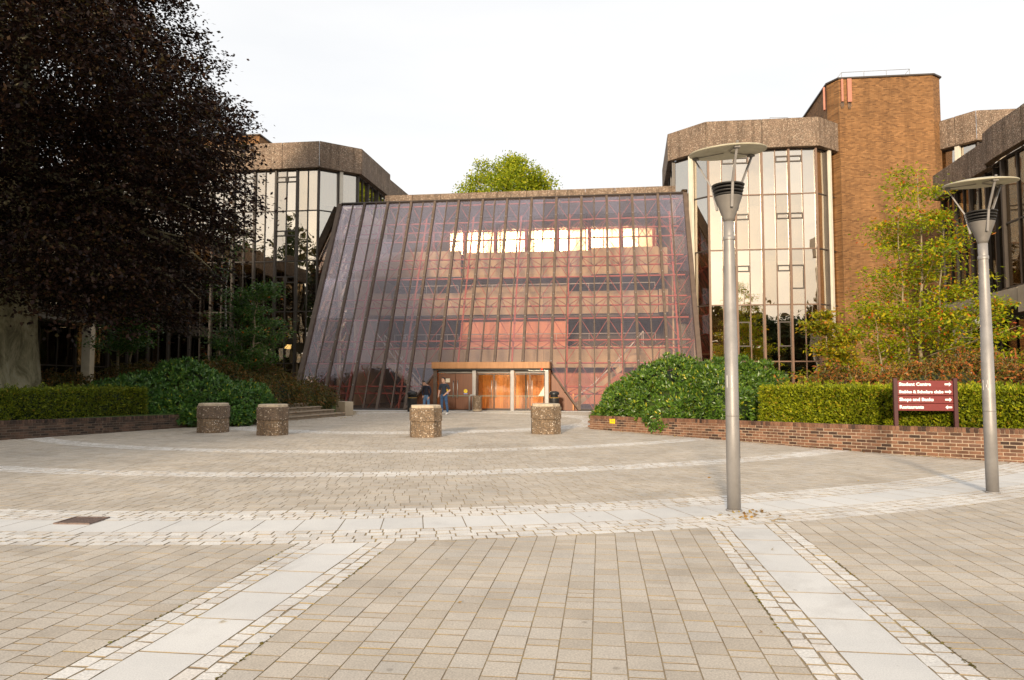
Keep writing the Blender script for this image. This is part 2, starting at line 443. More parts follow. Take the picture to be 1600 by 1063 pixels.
MAT['glass_dim'] = glass('bronze_glass_dim_reflection', (.55, .46, .34), (1.0, .93, .80), .10, .006, .9)  # bronze glass copy with the dark reflections of the wings put into it
MAT['glass_clerestory'] = glass('patterned_bronze_glass', (.7, .62, .5), (1.0, .9, .75), .20, .004, 1.2, .20)
MAT['glass_clear'] = glass('clear_door_glass', (.95, .93, .88), (1, 1, 1), .05, 0)

def leaf_mat(name, stops, trans=.35, rough=.5, spec=.3):
    m, nt, out = nmat(name)
    c = ramp(nt, stops, rnd_value(nt))
    c = mixc(nt, c, ramp(nt, [(.3, (.8, .8, .8)), (.7, (1.15, 1.15, 1.1))], noise(nt, .9, 4, .6, world=True)), 1.0, 'MULTIPLY')
    p = N(nt, 'ShaderNodeBsdfPrincipled'); nt.links.new(c, p.inputs['Base Color']); p.inputs['Roughness'].default_value = rough; p.inputs['Specular IOR Level'].default_value = spec
    t = N(nt, 'ShaderNodeBsdfTranslucent'); nt.links.new(c, t.inputs['Color'])
    mx = N(nt, 'ShaderNodeMixShader'); mx.inputs['Fac'].default_value = trans
    nt.links.new(p.outputs[0], mx.inputs[1]); nt.links.new(t.outputs[0], mx.inputs[2]); nt.links.new(mx.outputs[0], out.inputs['Surface'])
    return m
MAT['leaf_beech'] = leaf_mat('copper_beech_leaf', [(0, (.012, .008, .008)), (.4, (.024, .012, .010)), (.75, (.042, .020, .013)), (.92, (.045, .038, .013)), (1, (.12, .055, .025))], .2, .5, .2)
MAT['leaf_laurel'] = leaf_mat('laurel_leaf', [(0, (.028, .08, .018)), (.5, (.06, .155, .03)), (.85, (.105, .22, .036)), (.97, (.17, .26, .03)), (1, (.4, .4, .03))], .15, .38, .5)
MAT['leaf_laurel_lit'] = leaf_mat('laurel_leaf_sunlit', [(0, (.03, .07, .009)), (.5, (.07, .145, .015)), (.85, (.12, .21, .02)), (.96, (.20, .27, .025)), (1, (.5, .42, .03))], .15, .36, .5)  # laurel leaf copy with warm sunlight put into its colour
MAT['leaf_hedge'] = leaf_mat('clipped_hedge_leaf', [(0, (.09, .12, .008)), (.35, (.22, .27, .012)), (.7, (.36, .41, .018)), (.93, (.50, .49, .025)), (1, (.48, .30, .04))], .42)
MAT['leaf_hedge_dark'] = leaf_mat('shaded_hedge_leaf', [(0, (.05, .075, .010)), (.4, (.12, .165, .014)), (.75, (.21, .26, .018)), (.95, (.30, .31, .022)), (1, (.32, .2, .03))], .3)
MAT['leaf_coto_green'] = leaf_mat('cotoneaster_spray', [(0, (.04, .05, .012)), (.4, (.08, .085, .016)), (.7, (.15, .115, .02)), (.88, (.24, .11, .025)), (1, (.32, .11, .03))], .25)
MAT['leaf_coto_red'] = leaf_mat('cotoneaster_berry_spray', [(0, (.06, .06, .012)), (.35, (.14, .13, .018)), (.6, (.26, .15, .026)), (.82, (.42, .14, .03)), (1, (.5, .11, .03))], .25)
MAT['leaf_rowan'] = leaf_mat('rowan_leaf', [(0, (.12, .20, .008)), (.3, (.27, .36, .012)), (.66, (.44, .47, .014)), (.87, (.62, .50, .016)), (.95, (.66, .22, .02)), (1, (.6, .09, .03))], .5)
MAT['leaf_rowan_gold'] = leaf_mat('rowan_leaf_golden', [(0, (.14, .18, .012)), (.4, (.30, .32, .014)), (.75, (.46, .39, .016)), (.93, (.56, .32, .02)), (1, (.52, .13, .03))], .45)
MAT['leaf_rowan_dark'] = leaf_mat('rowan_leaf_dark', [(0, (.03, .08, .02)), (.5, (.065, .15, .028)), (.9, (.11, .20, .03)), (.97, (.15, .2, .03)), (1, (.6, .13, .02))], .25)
MAT['leaf_far'] = leaf_mat('sunlit_tree_leaf', [(0, (.12, .17, .010)), (.4, (.27, .34, .014)), (.75, (.42, .46, .018)), (1, (.52, .46, .025))], .48)
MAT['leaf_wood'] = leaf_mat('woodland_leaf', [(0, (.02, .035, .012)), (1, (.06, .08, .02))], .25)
MAT['moss'] = leaf_mat('ochre_moss', [(0, (.07, .055, .015)), (.5, (.16, .12, .02)), (.85, (.24, .19, .025)), (1, (.14, .15, .02))], .1)
MAT['leaf_fallen'] = leaf_mat('fallen_leaf', [(0, (.16, .07, .02)), (.5, (.35, .2, .04)), (1, (.45, .33, .07))], .1)
m, nt, out = nmat('beech_bark')
mp = N(nt, 'ShaderNodeMapping'); mp.inputs['Scale'].default_value = (1, 1, .35); nt.links.new(N(nt, 'ShaderNodeNewGeometry').outputs['Position'], mp.inputs['Vector'])
c = ramp(nt, [(.28, (.05, .045, .028)), (.42, (.16, .145, .085)), (.55, (.34, .31, .20)), (.66, (.40, .37, .27)), (.74, (.05, .045, .03))], noise(nt, 2.3, 8, .75, vec=mp.outputs['Vector'], dist=.8))
finish(nt, out, c, .9, noise(nt, 14, 5, world=True), .6, .03); MAT['bark_beech'] = m
MAT['bark'] = simple('grey_bark', (.27, .215, .14), .9, .35, 9, .5, 50)
m, nt, out = nmat('birch_bark')
mp = N(nt, 'ShaderNodeMapping'); mp.inputs['Scale'].default_value = (3, 3, 9); nt.links.new(N(nt, 'ShaderNodeNewGeometry').outputs['Position'], mp.inputs['Vector'])
c = ramp(nt, [(.42, (.06, .05, .045)), (.5, (.5, .47, .42))], noise(nt, 1.0, 4, .6, vec=mp.outputs['Vector'])); finish(nt, out, c, .8); MAT['bark_birch'] = m
MAT['skin'] = simple('skin', (.55, .33, .24), .5, .08, 20, 0)
MAT['hair'] = simple('dark_hair', (.018, .012, .01), .6, .2, 60, .4, 200)
MAT['navy'] = simple('navy_knit', (.017, .018, .032), .9, .2, 30, .3, 200)
MAT['tee'] = simple('dark_blue_tshirt', (.028, .036, .055), .9, .25, 14, .3, 120)
MAT['denim'] = simple('blue_denim', (.045, .10, .21), .9, .5, 9, .3, 200)
MAT['denim_pale'] = simple('faded_denim', (.12, .22, .38), .9, .5, 9, .3, 200)
MAT['shoe'] = simple('white_trainer', (.7, .68, .66), .6, .1, 20, 0)

# ------------------------------------------------------------------ common plan data
A = 0.1255                                   # the building grid is turned this much clockwise
UX = Vector((math.cos(A), -math.sin(A), 0)); VX = Vector((math.sin(A), math.cos(A), 0))
P0 = Vector((-0.7, 39.26, 0))                # foot of the sloping glass, door axis
def uv(t, v, z=0.0): return P0 + UX * t + VX * v + Vector((0, 0, z))
RC = np.array([-4.0, 29.8])                  # centre of the paving rings
RWALL = [(2.66, 24.2), (4.3, 21.75), (5.95, 19.45), (7.35, 17.2), (8.45, 15.75), (9.8, 14.35), (11.4, 12.9), (13.6, 11.2)]
LWALL = [(-19.0, 12.2), (-16.3, 15.4), (-14.2, 19.2), (-12.7, 22.0), (-11.35, 25.2), (-10.6, 26.6)]
def wall_top(P, a, b):
    return a + (b - a) * P
def poly_contains(poly, x, y):
    x = np.asarray(x); y = np.asarray(y); ins = np.zeros(x.shape, bool); n = len(poly)
    for i in range(n):
        x0, y0 = poly[i]; x1, y1 = poly[(i + 1) % n]
        if y0 == y1: continue
        c = ((y0 > y) != (y1 > y)) & (x < (x1 - x0) * (y - y0) / (y1 - y0) + x0)
        ins ^= c
    return ins
RBED = RWALL + [(40, 11.2), (40, 46), (12.0, 40.0), (10.6, 37.6), (4.2, 38.3)]
LBED = LWALL + [(-9.9, 27.4), (-8.0, 33.0), (-7.6, 34.3), (-8.4, 38.6), (-12.7, 40.6), (-26, 46), (-40, 46), (-40, 12.2)]

# ------------------------------------------------------------------ ground
g = MB(); S = 900
g.poly([(-S, -S, -.06), (S, -S, -.06), (S, S, -.06), (-S, S, -.06)])
tag(g.build('ground', MAT['tarmac']), kind='structure')
g = MB()
g.poly([(-34, -30, -.0042), (34, -30, -.0042), (34, 42.5, -.0042), (-34, 42.5, -.0042)])
plaza = tag(g.build('plaza', MAT['joint']), kind='structure')

def frustum_ok(x, y, m=2.2):
    return (np.abs(x) < .765 * y + m) & (y > 2.7) & (y < 40.2)
def in_beds(x, y):
    return poly_contains(RBED, x, y) | poly_contains(LBED, x, y)

def pieces_mesh(name, Q, zj, inset, depth=.018, jit=0.0, dome=0.0):
    """Q: n x 4 x 2 corners (anticlockwise). Each piece gets a bevelled top standing out of the joint."""
    n = len(Q); c = Q.mean(1, keepdims=True)
    d = Q - c; ln = np.linalg.norm(d, axis=2, keepdims=True)
    top = c + d * (1 - inset * 1.4 / ln)
    z = np.maximum(RNG.normal(0, zj, (n, 1)) + RNG.normal(0, zj * .6 + jit, (n, 4)), -.0022)
    V = np.zeros((n, 8, 3)); V[:, :4, :2] = top; V[:, :4, 2] = z; V[:, 4:, :2] = Q; V[:, 4:, 2] = -depth
    f = np.array([[0, 1, 2, 3], [4, 5, 1, 0], [5, 6, 2, 1], [6, 7, 3, 2], [7, 4, 0, 3]])
    F = (np.arange(n)[:, None, None] * 8 + f[None]).reshape(-1, 4)
    me = fast_mesh(name, V, F)
    me.polygons.foreach_set('material_index', np.tile(np.array([0, 1, 1, 1, 1], dtype=np.int32), n))      # dirt clings to the sides of every piece
    return me
def ring_pieces(r0, r1, lo, hi, gap, a0=-math.pi, a1=math.pi):
    out = []; a = a0 + random.random() * .01; rm = (r0 + r1) / 2
    while a < a1:
        l = random.uniform(lo, hi); b = a + l / rm
        g0 = gap / 2 / rm
        out.append([(r0 + gap / 2, a + g0), (r1 - gap / 2, a + g0), (r1 - gap / 2, b - g0), (r0 + gap / 2, b - g0)]); a = b
    o = np.array(out); q = np.empty_like(o)
    q[..., 0] = RC[0] + o[..., 0] * np.cos(o[..., 1]); q[..., 1] = RC[1] + o[..., 0] * np.sin(o[..., 1])
    return q[:, ::-1]
def keep(Q):
    c = Q.mean(1); return Q[frustum_ok(c[:, 0], c[:, 1]) & ~in_beds(c[:, 0], c[:, 1])]
def fix(Q):
    """make every quad anticlockwise"""
    a = np.cross(Q[:, 1] - Q[:, 0], Q[:, 2] - Q[:, 0]); Q = Q.copy(); Q[a < 0] = Q[a < 0][:, ::-1]; return Q

SETT_RINGS = [(6.9, 8.1), (13.2, 13.85), (17.2, 17.85), (20.95, 21.55), (22.2, 22.8)]
SLAB_RING = (21.55, 22.2)
pav, sett, slab = [], [], []
def rows(r0, r1, step):
    n = max(1, round((r1 - r0) / step)); e = np.linspace(r0, r1, n + 1); return list(zip(e[:-1], e[1:]))
for (a, b) in ((.3, 6.9), (8.1, 13.2), (13.85, 17.2), (17.85, 20.95)):
    for r0, r1 in rows(a, b, .2): pav.append(ring_pieces(r0, r1, .12, .26, .007))
for a, b in SETT_RINGS:
    for r0, r1 in rows(a, b, .15): sett.append(ring_pieces(r0, r1, .13, .24, .007))
slab.append(ring_pieces(*SLAB_RING, .42, .5, .006))
# beyond the outer ring the pavers run on the building grid
ca, sa = math.cos(A), math.sin(A)
def U_of(x, y): return x * ca - y * sa
def V_of(x, y): return x * sa + y * ca
def XY(u, v): return np.stack([u * ca + v * sa, -u * sa + v * ca], -1)
BL, BR = -2.53, 1.60                          # axes of the two straight bands
RO = 22.8
cu, cv = U_of(*RC), V_of(*RC)
def grid_column(u0, u1, lens, gap, jit=0.0):
    out = []; vend = cv - math.sqrt(max(0.01, RO ** 2 - min(abs(u0 - cu), abs(u1 - cu), RO - .01) ** 2)) + .02
    v = 2.6 + random.random() * .2
    while v < vend + .3:
        l = random.choice(lens) + random.uniform(-jit, jit)
        gu = gap * .62
        q = np.array([(u0 + gu / 2, v + gap / 2), (u1 - gu / 2, v + gap / 2), (u1 - gu / 2, v + l - gap / 2), (u0 + gu / 2, v + l - gap / 2)])
        clipped = False
        for k in range(4):
            lim = cv - math.sqrt(max(0.01, RO ** 2 - min(abs(q[k, 0] - cu), RO - .01) ** 2))
            if q[k, 1] > lim: q[k, 1] = lim; clipped = True
        if (q[2, 1] - q[1, 1]) + (q[3, 1] - q[0, 1]) > .05: out.append((q, clipped, round(u1 - u0, 3), l))
        v += l
    return out
grid_pav, grid_sett, grid_slab = [], [], []
edges = [(-16, BL - .465), (BL + .465, BR - .465), (BR + .465, 14)]
for a, b in edges:
    for u0, u1 in rows(a, b, .2): grid_pav += grid_column(u0, u1, (.105, .165, .21, .21), .007)
for bc in (BL, BR):
    for s in (-1, 1):
        for k in range(2):
            e0 = bc + s * (.215 + .125 * k); e1 = e0 + s * .125
            grid_sett += grid_column(min(e0, e1), max(e0, e1), (.10, .14, .18), .009, .012)
    grid_slab += grid_column(bc - .215, bc + .215, (.6,), .006)
def split(grid, limit, name, mat, zj, inset, jit=0.0, minpx=0):
    """the pieces nearest the camera become parts of the plaza; returns the corners of the rest"""
    full = []; rest = []
    for q, cl, w, l in grid:
        xy = XY(q[:, 0], q[:, 1]); c = xy.mean(0)
        if not frustum_ok(c[0], c[1]) or in_beds(c[0], c[1]): continue
        (rest if cl or not frustum_ok(c[0], c[1], .35) or c[1] < 3.3 else full).append((math.hypot(*c), xy, q, w, l))
    full.sort(key=lambda t: t[0])
    rest += full[limit:]
    cache = {}
    for d, xy, q, w, l in full[:limit]:
        key = (w, round(l, 2), random.randrange(3) if jit else 0)
        if key not in cache:
            hw, hl = (q[1, 0] - q[0, 0]) / 2, (round(l, 2) - .01) / 2
            Q = np.array([[(-hw, -hl), (hw, -hl), (hw, hl), (-hw, hl)]])
            if jit: Q = Q + RNG.uniform(-.008, .008, Q.shape)
            me = pieces_mesh(name, Q, 0.0, inset, .018, jit); me.materials.append(mat); me.materials.append(MAT['joint']); cache[key] = me
        c = q.mean(0); p = XY(c[0], c[1])
        M = Matrix.Translation((p[0], p[1], max(-.001, random.gauss(0, zj)))) @ Matrix.Rotation(-A, 4, 'Z') @ Matrix.Rotation(random.gauss(0, .003 * .1 / l), 4, 'X') @ Matrix.Rotation(random.gauss(0, .003 * .1 / w), 4, 'Y')
        link(name, cache[key], None, plaza, M)
    return [r[1] for r in rest]
rp = split(grid_pav, 300, 'paver', MAT['paver'], .0007, .002)
rs = split(grid_sett, 300, 'sett', MAT['sett'], .0008, .004, .0010)
rl = split(grid_slab, 60, 'slab', MAT['slab'], .0003, .003)
pav = np.concatenate([keep(q) for q in pav] + [np.array(rp)])
sett = np.concatenate([keep(q) for q in sett] + [np.array(rs)])
ringslab = keep(slab[0])
if rl: ringslab = np.concatenate([ringslab, np.array(rl)])
link('paver_field', pieces_mesh('paver_field', fix(pav), .0007, .002), [MAT['paver'], MAT['joint']], plaza, kind='stuff')
sett = sett + RNG.uniform(-.004, .004, sett.shape)
link('sett_field', pieces_mesh('sett_field', fix(sett), .0010, .004, jit=.0010), [MAT['sett'], MAT['joint']], plaza, kind='stuff')
ringslab = fix(ringslab)
ringslab = ringslab[np.argsort(np.linalg.norm(ringslab.mean(1), axis=1))][:240]
for q in ringslab:
    c = q.mean(0)
    me = pieces_mesh('slab', (q - c)[None], .0004, .003); me.materials.append(MAT['slab']); me.materials.append(MAT['joint'])
    link('slab', me, None, plaza, Matrix.Translation((c[0], c[1], 0)))
# pale threshold in front of the doors
g = MB(); q = [uv(-12.5, -.02), uv(-12.5, -.75), uv(10.6, -.75), uv(10.6, -.02)]
g.prism([(p.x, p.y) for p in q], -.018, .006)
tag(g.build('threshold_paving', MAT['slab']), kind='structure')
# raised beds
def bed(name, poly, z, mat):
    b = MB(); b.prism(poly, -.05, z); return tag(b.build(name, mat), kind='structure')
def inset_chain(ch, d):
    """moves an open chain of points to its left by d"""
    out = []
    for i, p in enumerate(ch):
        a = Vector(ch[max(i - 1, 0)]); b = Vector(ch[min(i + 1, len(ch) - 1)]); t = (b - a).normalized()
        out.append((p[0] - t.y * d, p[1] + t.x * d))
    return out
RB_in = inset_chain(RWALL, .16)
LB_in = inset_chain(LWALL, .16)
bed('planting_bed', RB_in + [(40, 11.4), (40, 47), (12.3, 42.6), (10.4, 37.6), (4.6, 38.2)], .34, MAT['soil'])
bed('lawn', LB_in + [(-10.9, 28.6), (-9.2, 33.5), (-9.3, 38.4), (-12.9, 40.6), (-25, 46), (-40, 46), (-40, 12.6)], .5, MAT['turf'])

# ------------------------------------------------------------------ office buildings
ZP0, ZP1 = 16.1, 17.9
LEVELS = [-.3, 2.85, 6.35, 9.8, 13.25, 16.1]
_unit = {}
def unit_pane(w, h, mat):
    k = ('p', round(w, 3), round(h, 3), mat)
    if k not in _unit:
        me = MB().box((0, 0, 0), (w, .012, h)).mesh('window_pane'); me.materials.append(MAT[mat]); _unit[k] = me
    return _unit[k]
def unit_blind(w, h):
    k = ('b', round(w, 2), round(h, 2))
    if k not in _unit:
        n = 24; b = MB(); xs = np.linspace(-w / 2, w / 2, n + 1)
        ys = [.02 * math.sin(i * 1.55) + .008 * math.sin(i * .7) for i in range(n + 1)]
        for x, y in zip(xs, ys): b.v += [(x, y, -h / 2), (x, y, h / 2)]
        for i in range(n): b.face((2 * i, 2 * i + 2, 2 * i + 3, 2 * i + 1), 0, True)
        me = b.mesh('curtain'); me.materials.append(MAT['blind']); _unit[k] = me
    return _unit[k]
def unit_vent(w, h):
    k = ('v', round(w, 3), round(h, 3))
    if k not in _unit:
        t = .075; b = MB()
        b.box((0, -.03, h / 2 - t / 2), (w, .07, t)); b.box((0, -.03, -h / 2 + t / 2), (w, .07, t))
        b.box((-w / 2 + t / 2, -.03, 0), (t, .066, h - 2 * t)); b.box((w / 2 - t / 2, -.03, 0), (t, .066, h - 2 * t))
        me = b.mesh('vent_frame'); me.materials.append(MAT['bronze_dark']); _unit[k] = me
    return _unit[k]
def facade(parent, p0, p1, levels, ncol, frame, vents=(), blinds=lambda c, s: False, ends=(True, True), thick0=0, spandrel=(), glassm='glass_bronze', tilt=.006, core=4.0, mid_rail=None, core_mat='dark_in', period=2):
    p0, p1 = Vector((*p0, 0)), Vector((*p1, 0)); L = (p1 - p0).length; d = (p1 - p0) / L
    inn = Vector((-d.y, d.x, 0)); ang = math.atan2(d.y, d.x); Rz = Matrix.Rotation(ang, 4, 'Z')
    w = L / ncol; z0, z1 = levels[0], levels[-1]
    for j in range(ncol + 1):
        if (j == 0 and not ends[0]) or (j == ncol and not ends[1]): continue
        th = (j + thick0) % period == 0
        mw, md = (.13, .20) if th else (.055, .11)
        b = MB().box((0, -.02 - (.03 if th else 0), (z0 + z1) / 2), (mw, md, z1 - z0))
        b.build('mullion', MAT[frame], parent, Matrix.Translation(p0 + d * (w * j)) @ Rz)
    for z in levels[:-1]:
        MB().box((L / 2, -.012, z), (L - .01, .075, .075)).build('transom', MAT[frame], parent, Matrix.Translation(p0) @ Rz)
    for s in range(len(levels) - 1):
        za, zb = levels[s] + .04, levels[s + 1] - .04
        for c in range(ncol):
            M = Matrix.Translation(p0 + d * (w * (c + .5)) + Vector((0, 0, (za + zb) / 2))) @ Rz @ Matrix.Rotation(random.gauss(0, tilt), 4, 'Z') @ Matrix.Rotation(random.gauss(0, tilt), 4, 'X')
            link('window_pane', unit_pane(w - .05, zb - za, glassm), None, parent, M)
            bl = blinds(c, s)
            if bl:
                h = (zb - za) * (bl if isinstance(bl, float) else 1.0)
                link('curtain', unit_blind(w - .06, h), None, parent, Matrix.Translation(p0 + d * (w * (c + .5)) + inn * .22 + Vector((0, 0, zb - h / 2))) @ Rz)
            if (c, s) in vents:
                off, hh = vents[(c, s)]
                link('vent_frame', unit_vent(w - .055, hh), None, parent, Matrix.Translation(p0 + d * (w * (c + .5)) + Vector((0, 0, zb - off - hh / 2))) @ Rz)
    for za, zb in spandrel:
        MB().box((L / 2, .26, (za + zb) / 2), (L - .02, .25, zb - za)).build('floor_edge', MAT['concrete'], parent, Matrix.Translation(p0) @ Rz)
    if core:
        MB().box((L / 2, core, (z0 + z1) / 2), (L + 1.0, .2, z1 - z0)).build('core_wall', MAT[core_mat], parent, Matrix.Translation(p0) @ Rz)
def parapet(parent, chain, z0, z1, out=.42, thick=.38, maxlen=2.6, gap=.025, splits=None):
    """concrete panels along an open chain (outside on its right), mitred at the corners"""
    P = [Vector((*p, 0)) for p in chain]; n = len(P)
    def off(i, d):
        ts = []
        if i > 0: ts.append((P[i] - P[i - 1]).normalized())
        if i < n - 1: ts.append((P[i + 1] - P[i]).normalized())
        ns = [Vector((t.y, -t.x, 0)) for t in ts]
        b = sum(ns, Vector()).normalized(); return P[i] + b * (d / b.dot(ns[0]))
    for i in range(n - 1):
        o0, o1, i0, i1 = off(i, out), off(i + 1, out), off(i, out - thick), off(i + 1, out - thick)
        L = (o1 - o0).length; k = (splits or {}).get(i, max(1, round(L / maxlen)))
        for j in range(k):
            f0, f1 = j / k + (gap / 2 / L), (j + 1) / k - (gap / 2 / L)
            q = [o0.lerp(o1, f0), o0.lerp(o1, f1), i0.lerp(i1, f1), i0.lerp(i1, f0)]
            b = MB(); b.prism([(p.x, p.y) for p in q], z0 + random.uniform(0, .006), z1 + random.uniform(0, .012))
            b.build('parapet_panel', MAT['agg_panel'], parent, bevel=.012)
        m = (o0 + o1) / 2
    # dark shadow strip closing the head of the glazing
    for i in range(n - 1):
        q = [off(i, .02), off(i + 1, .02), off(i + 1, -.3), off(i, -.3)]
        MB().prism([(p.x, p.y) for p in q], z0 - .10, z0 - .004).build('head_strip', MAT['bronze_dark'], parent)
def slabs(parent, poly, zs, th=.3, mat='ceil', name='floor_slab'):
    for z in zs:
        MB().prism(poly, z - th, z).build(name, MAT[mat], parent)
def column_white(parent, p, z0, z1, w=.22, ang=0.0):
    MB().box((0, 0, (z0 + z1) / 2), (w, w, z1 - z0), ang).build('corner_column', MAT['conc_white'], parent, Matrix.Translation((p[0], p[1], 0)), bevel=.01)

def lerp2(a, b, f): return (a[0] + (b[0] - a[0]) * f, a[1] + (b[1] - a[1]) * f)
# left building: seen behind the beech
LA, LB_, LC, LD_ = (-13.15, 47.27), (-10.9, 48.76), (-10.0, 54.7), (-8.9, 62.2)
LW = (LA[0] - 18.3 * ca, LA[1] + 18.3 * sa)
bl = tag(empty('office_building', (-18.0, 50.0, 0)), 'long bronze glass office block behind the dark beech, left of the sloping hall', 'building')
lv = {}
for c in (9, 12, 13): lv[(c + 8, 4)] = (.42, .40)
for c in (16, 17, 20, 21): lv[(c, 3)] = (1.3, .40)
for c in (20, 21): lv[(c, 2)] = (1.0, .45); lv[(c, 1)] = (.9, .6)
facade(bl, LW, LA, LEVELS, 24, 'bronze_dark', lv, lambda c, s: s == 4 and random.random() < .85 or (s == 3 and random.random() < .5), spandrel=[(9.0, 9.68), (5.7, 6.27), (2.3, 2.8)])
facade(bl, LA, LB_, LEVELS, 2, 'bronze_dark', {}, lambda c, s: s == 4 and .85, thick0=1, spandrel=[(9.0, 9.68), (5.7, 6.27)], core=3.0, core_mat='dim_in')
column_white(bl, (lerp2(LA, LB_, .56)[0] + .07, lerp2(LA, LB_, .56)[1] - .13), 0, ZP0, .24, .5)
facade(bl, LB_, LC, LEVELS, 6, 'bronze_dark', {}, spandrel=[(9.0, 9.68), (5.7, 6.27)], core=3.0)
facade(bl, (LC[0] - .15, LC[1] + .5), (LD_[0] - .15, LD_[1]), LEVELS, 8, 'bronze_dark', {}, core=3.0)
parapet(bl, [LW, LA, LB_, LC], ZP0, ZP1, splits={0: 7, 1: 1, 2: 1})
parapet(bl, [(LC[0] - .2, LC[1] + .45), (LD_[0] - .1, LD_[1])], ZP0 - .2, ZP1 - .15, splits={0: 2})
lpoly = [(LW[0], LW[1] + .2), (LA[0] - .05, LA[1] + .2), (LB_[0] - .2, LB_[1] + .15), (LC[0] - .3, LC[1]), (LD_[0] - .4, LD_[1]), (LW[0], LD_[1])]
slabs(bl, lpoly, [2.8, 6.25, 9.7, 13.15], .28)
slabs(bl, lpoly, [16.4], .3, 'concrete', 'roof_slab')

# right building
RG, RD, RE, RF, RJ = (12.0, 53.4), (10.7, 45.67), (12.36, 43.7), (18.8, 42.9), (20.55, 44.1)
br = tag(empty('office_building', (16.0, 47.0, 0)), 'tall bronze glass office bay with curtains, between the sloping glass hall and brick tower', 'building')
rv = {}
for c in (1, 2, 5, 6): rv[(c, 4)] = (.40, .40); rv[(c, 3)] = (1.15, .38); rv[(c, 2)] = (.95, .40)
rv[(6, 2)] = (.95, 1.5); rv[(2, 1)] = (1.0, 1.55); rv[(5, 1)] = (1.0, 1.55)
rb = {}
for s in range(5):
    for c in range(8):
        rb[(c, s)] = (s >= 2 and random.random() < .8) or (s == 1 and c < 1)
facade(br, RE, RF, LEVELS, 8, 'bronze', rv, lambda c, s: rb[(c, s)], thick0=0, spandrel=[(12.6, 13.2), (9.1, 9.75), (5.65, 6.3)], core_mat='dim_in')
for pa, pb in ((RD, RE), (RF, RJ)):
    facade(br, pa, pb, LEVELS, 2, 'bronze_dark', {}, lambda c, s: False, thick0=1, spandrel=[(12.4, 13.2), (8.9, 9.75), (5.45, 6.3)], core=2.6, core_mat='dim_in')
    m_ = lerp2(pa, pb, .55); dx, dy = pb[0] - pa[0], pb[1] - pa[1]; l_ = math.hypot(dx, dy)
    column_white(br, (m_[0] + dy / l_ * .17, m_[1] - dx / l_ * .17), 0, ZP0, .24, math.atan2(dy, dx))
facade(br, RG, RD, LEVELS, 8, 'bronze_dark', {}, spandrel=[(9.1, 9.75), (5.65, 6.3)], core=3.0)
parapet(br, [RG, RD, RE, RF, RJ], ZP0, ZP1, splits={0: 3, 1: 1, 2: 2, 3: 1})
rpoly = [(RG[0] + .2, RG[1]), (RD[0] + .2, RD[1] + .1), (RE[0] + .05, RE[1] + .2), (RF[0], RF[1] + .2), (RJ[0] - .1, RJ[1] + .15), (RJ[0] + 1, 53.0)]
slabs(br, rpoly, [2.8, 6.25, 9.7, 13.15], .28)
slabs(br, rpoly, [16.4], .3, 'concrete', 'roof_slab')
b = MB()
for x in (17.2, 18.4):
    for z in (18.6, 19.2): b.tube([(x, 46.0, 17.9), (x, 46.0, z)], .018, 5)
b.tube([(17.2, 46, 18.6), (18.4, 46, 18.6)], .018, 5).tube([(17.2, 46, 19.2), (18.4, 46, 19.2)], .018, 5).tube([(16.6, 46, 18.3), (17.2, 46, 18.6)], .018, 5)
b.build('roof_hoop', MAT['rail_grey'], br)

# brick tower
tw = tag(empty('brick_tower', (23.4, 46.5, 0)), 'tall plain brown brick tower with pink antenna panels, right of the glazed bay', 'tower')
TP = [(20.3, 44.4), (20.66, 43.52), (26.25, 42.9), (26.95, 43.35), (27.7, 50.0), (21.3, 50.6)]
ZT = 20.72
def rot_local(pts, c, ang):
    o = []
    for x, y in pts:
        dx, dy = x - c[0], y - c[1]; o.append((dx * math.cos(-ang) - dy * math.sin(-ang), dx * math.sin(-ang) + dy * math.cos(-ang)))
    return o
b = MB(); b.prism(rot_local(TP, (23.4, 46.5), -A), -.1, ZT)
b.build('wall', MAT['tower_brick'], tw, Matrix.Translation((23.4, 46.5, 0)) @ Matrix.Rotation(-A, 4, 'Z'))
b = MB(); TPo = [(20.2, 44.3), (20.6, 43.42), (26.3, 42.8), (27.05, 43.28), (27.8, 50.1), (21.2, 50.7)]
b.prism(TPo, ZT, ZT + .09); b.build('coping', MAT['bronze_dark'], tw)
b = MB(); zr = ZT + .75
ra, rb_ = Vector((21.2, 44.2, 0)), Vector((25.3, 43.7, 0))
for z in (.35, .75):
    b.tube([ra + Vector((0, 0, ZT + z)), rb_ + Vector((0, 0, ZT + z))], .02, 5)
for f in (0, .33, .66, 1): p = ra.lerp(rb_, f); b.tube([p + Vector((0, 0, ZT)), p + Vector((0, 0, zr))], .02, 5)
for p, s in ((ra, -1), (rb_, -1)): b.tube([p + Vector((-.5, .8, ZT)), p + Vector((0, 0, zr))], .02, 5)
b.build('handrail', MAT['rail_grey'], tw)
for (t, vv, wd, zl) in ((.05, -.10, .13, 1.45), (.42, -.10, .26, 1.5)):
    p = Vector((20.72, 43.5, 0)) + UX * (t + wd / 2) + VX * vv
    b = MB().box((0, 0, ZT - .05 - zl / 2), (wd, .12, zl), -A); b.build('antenna', MAT['pink_antenna'], tw, Matrix.Translation(p), bevel=.01)
    b = MB(); z = ZT - .05 - zl
    for k in range(3): b.tube([(p.x + (k - 1) * .07, p.y + .03, z), (p.x + (k - 1) * .09, p.y + .02, z - .2), (p.x + (k - 1) * .05, p.y + .06, z - .42)], .014, 5)
    b.build('antenna_cable', MAT['galv_dark'], tw)
p = Vector((20.22, 44.45, 0))
b = MB().box((0, 0, ZT - .15 - .75), (.12, .26, 1.5), -.5); b.build('antenna', MAT['pink_antenna'], tw, Matrix.Translation(p + Vector((-.06, 0, 0))), bevel=.01)

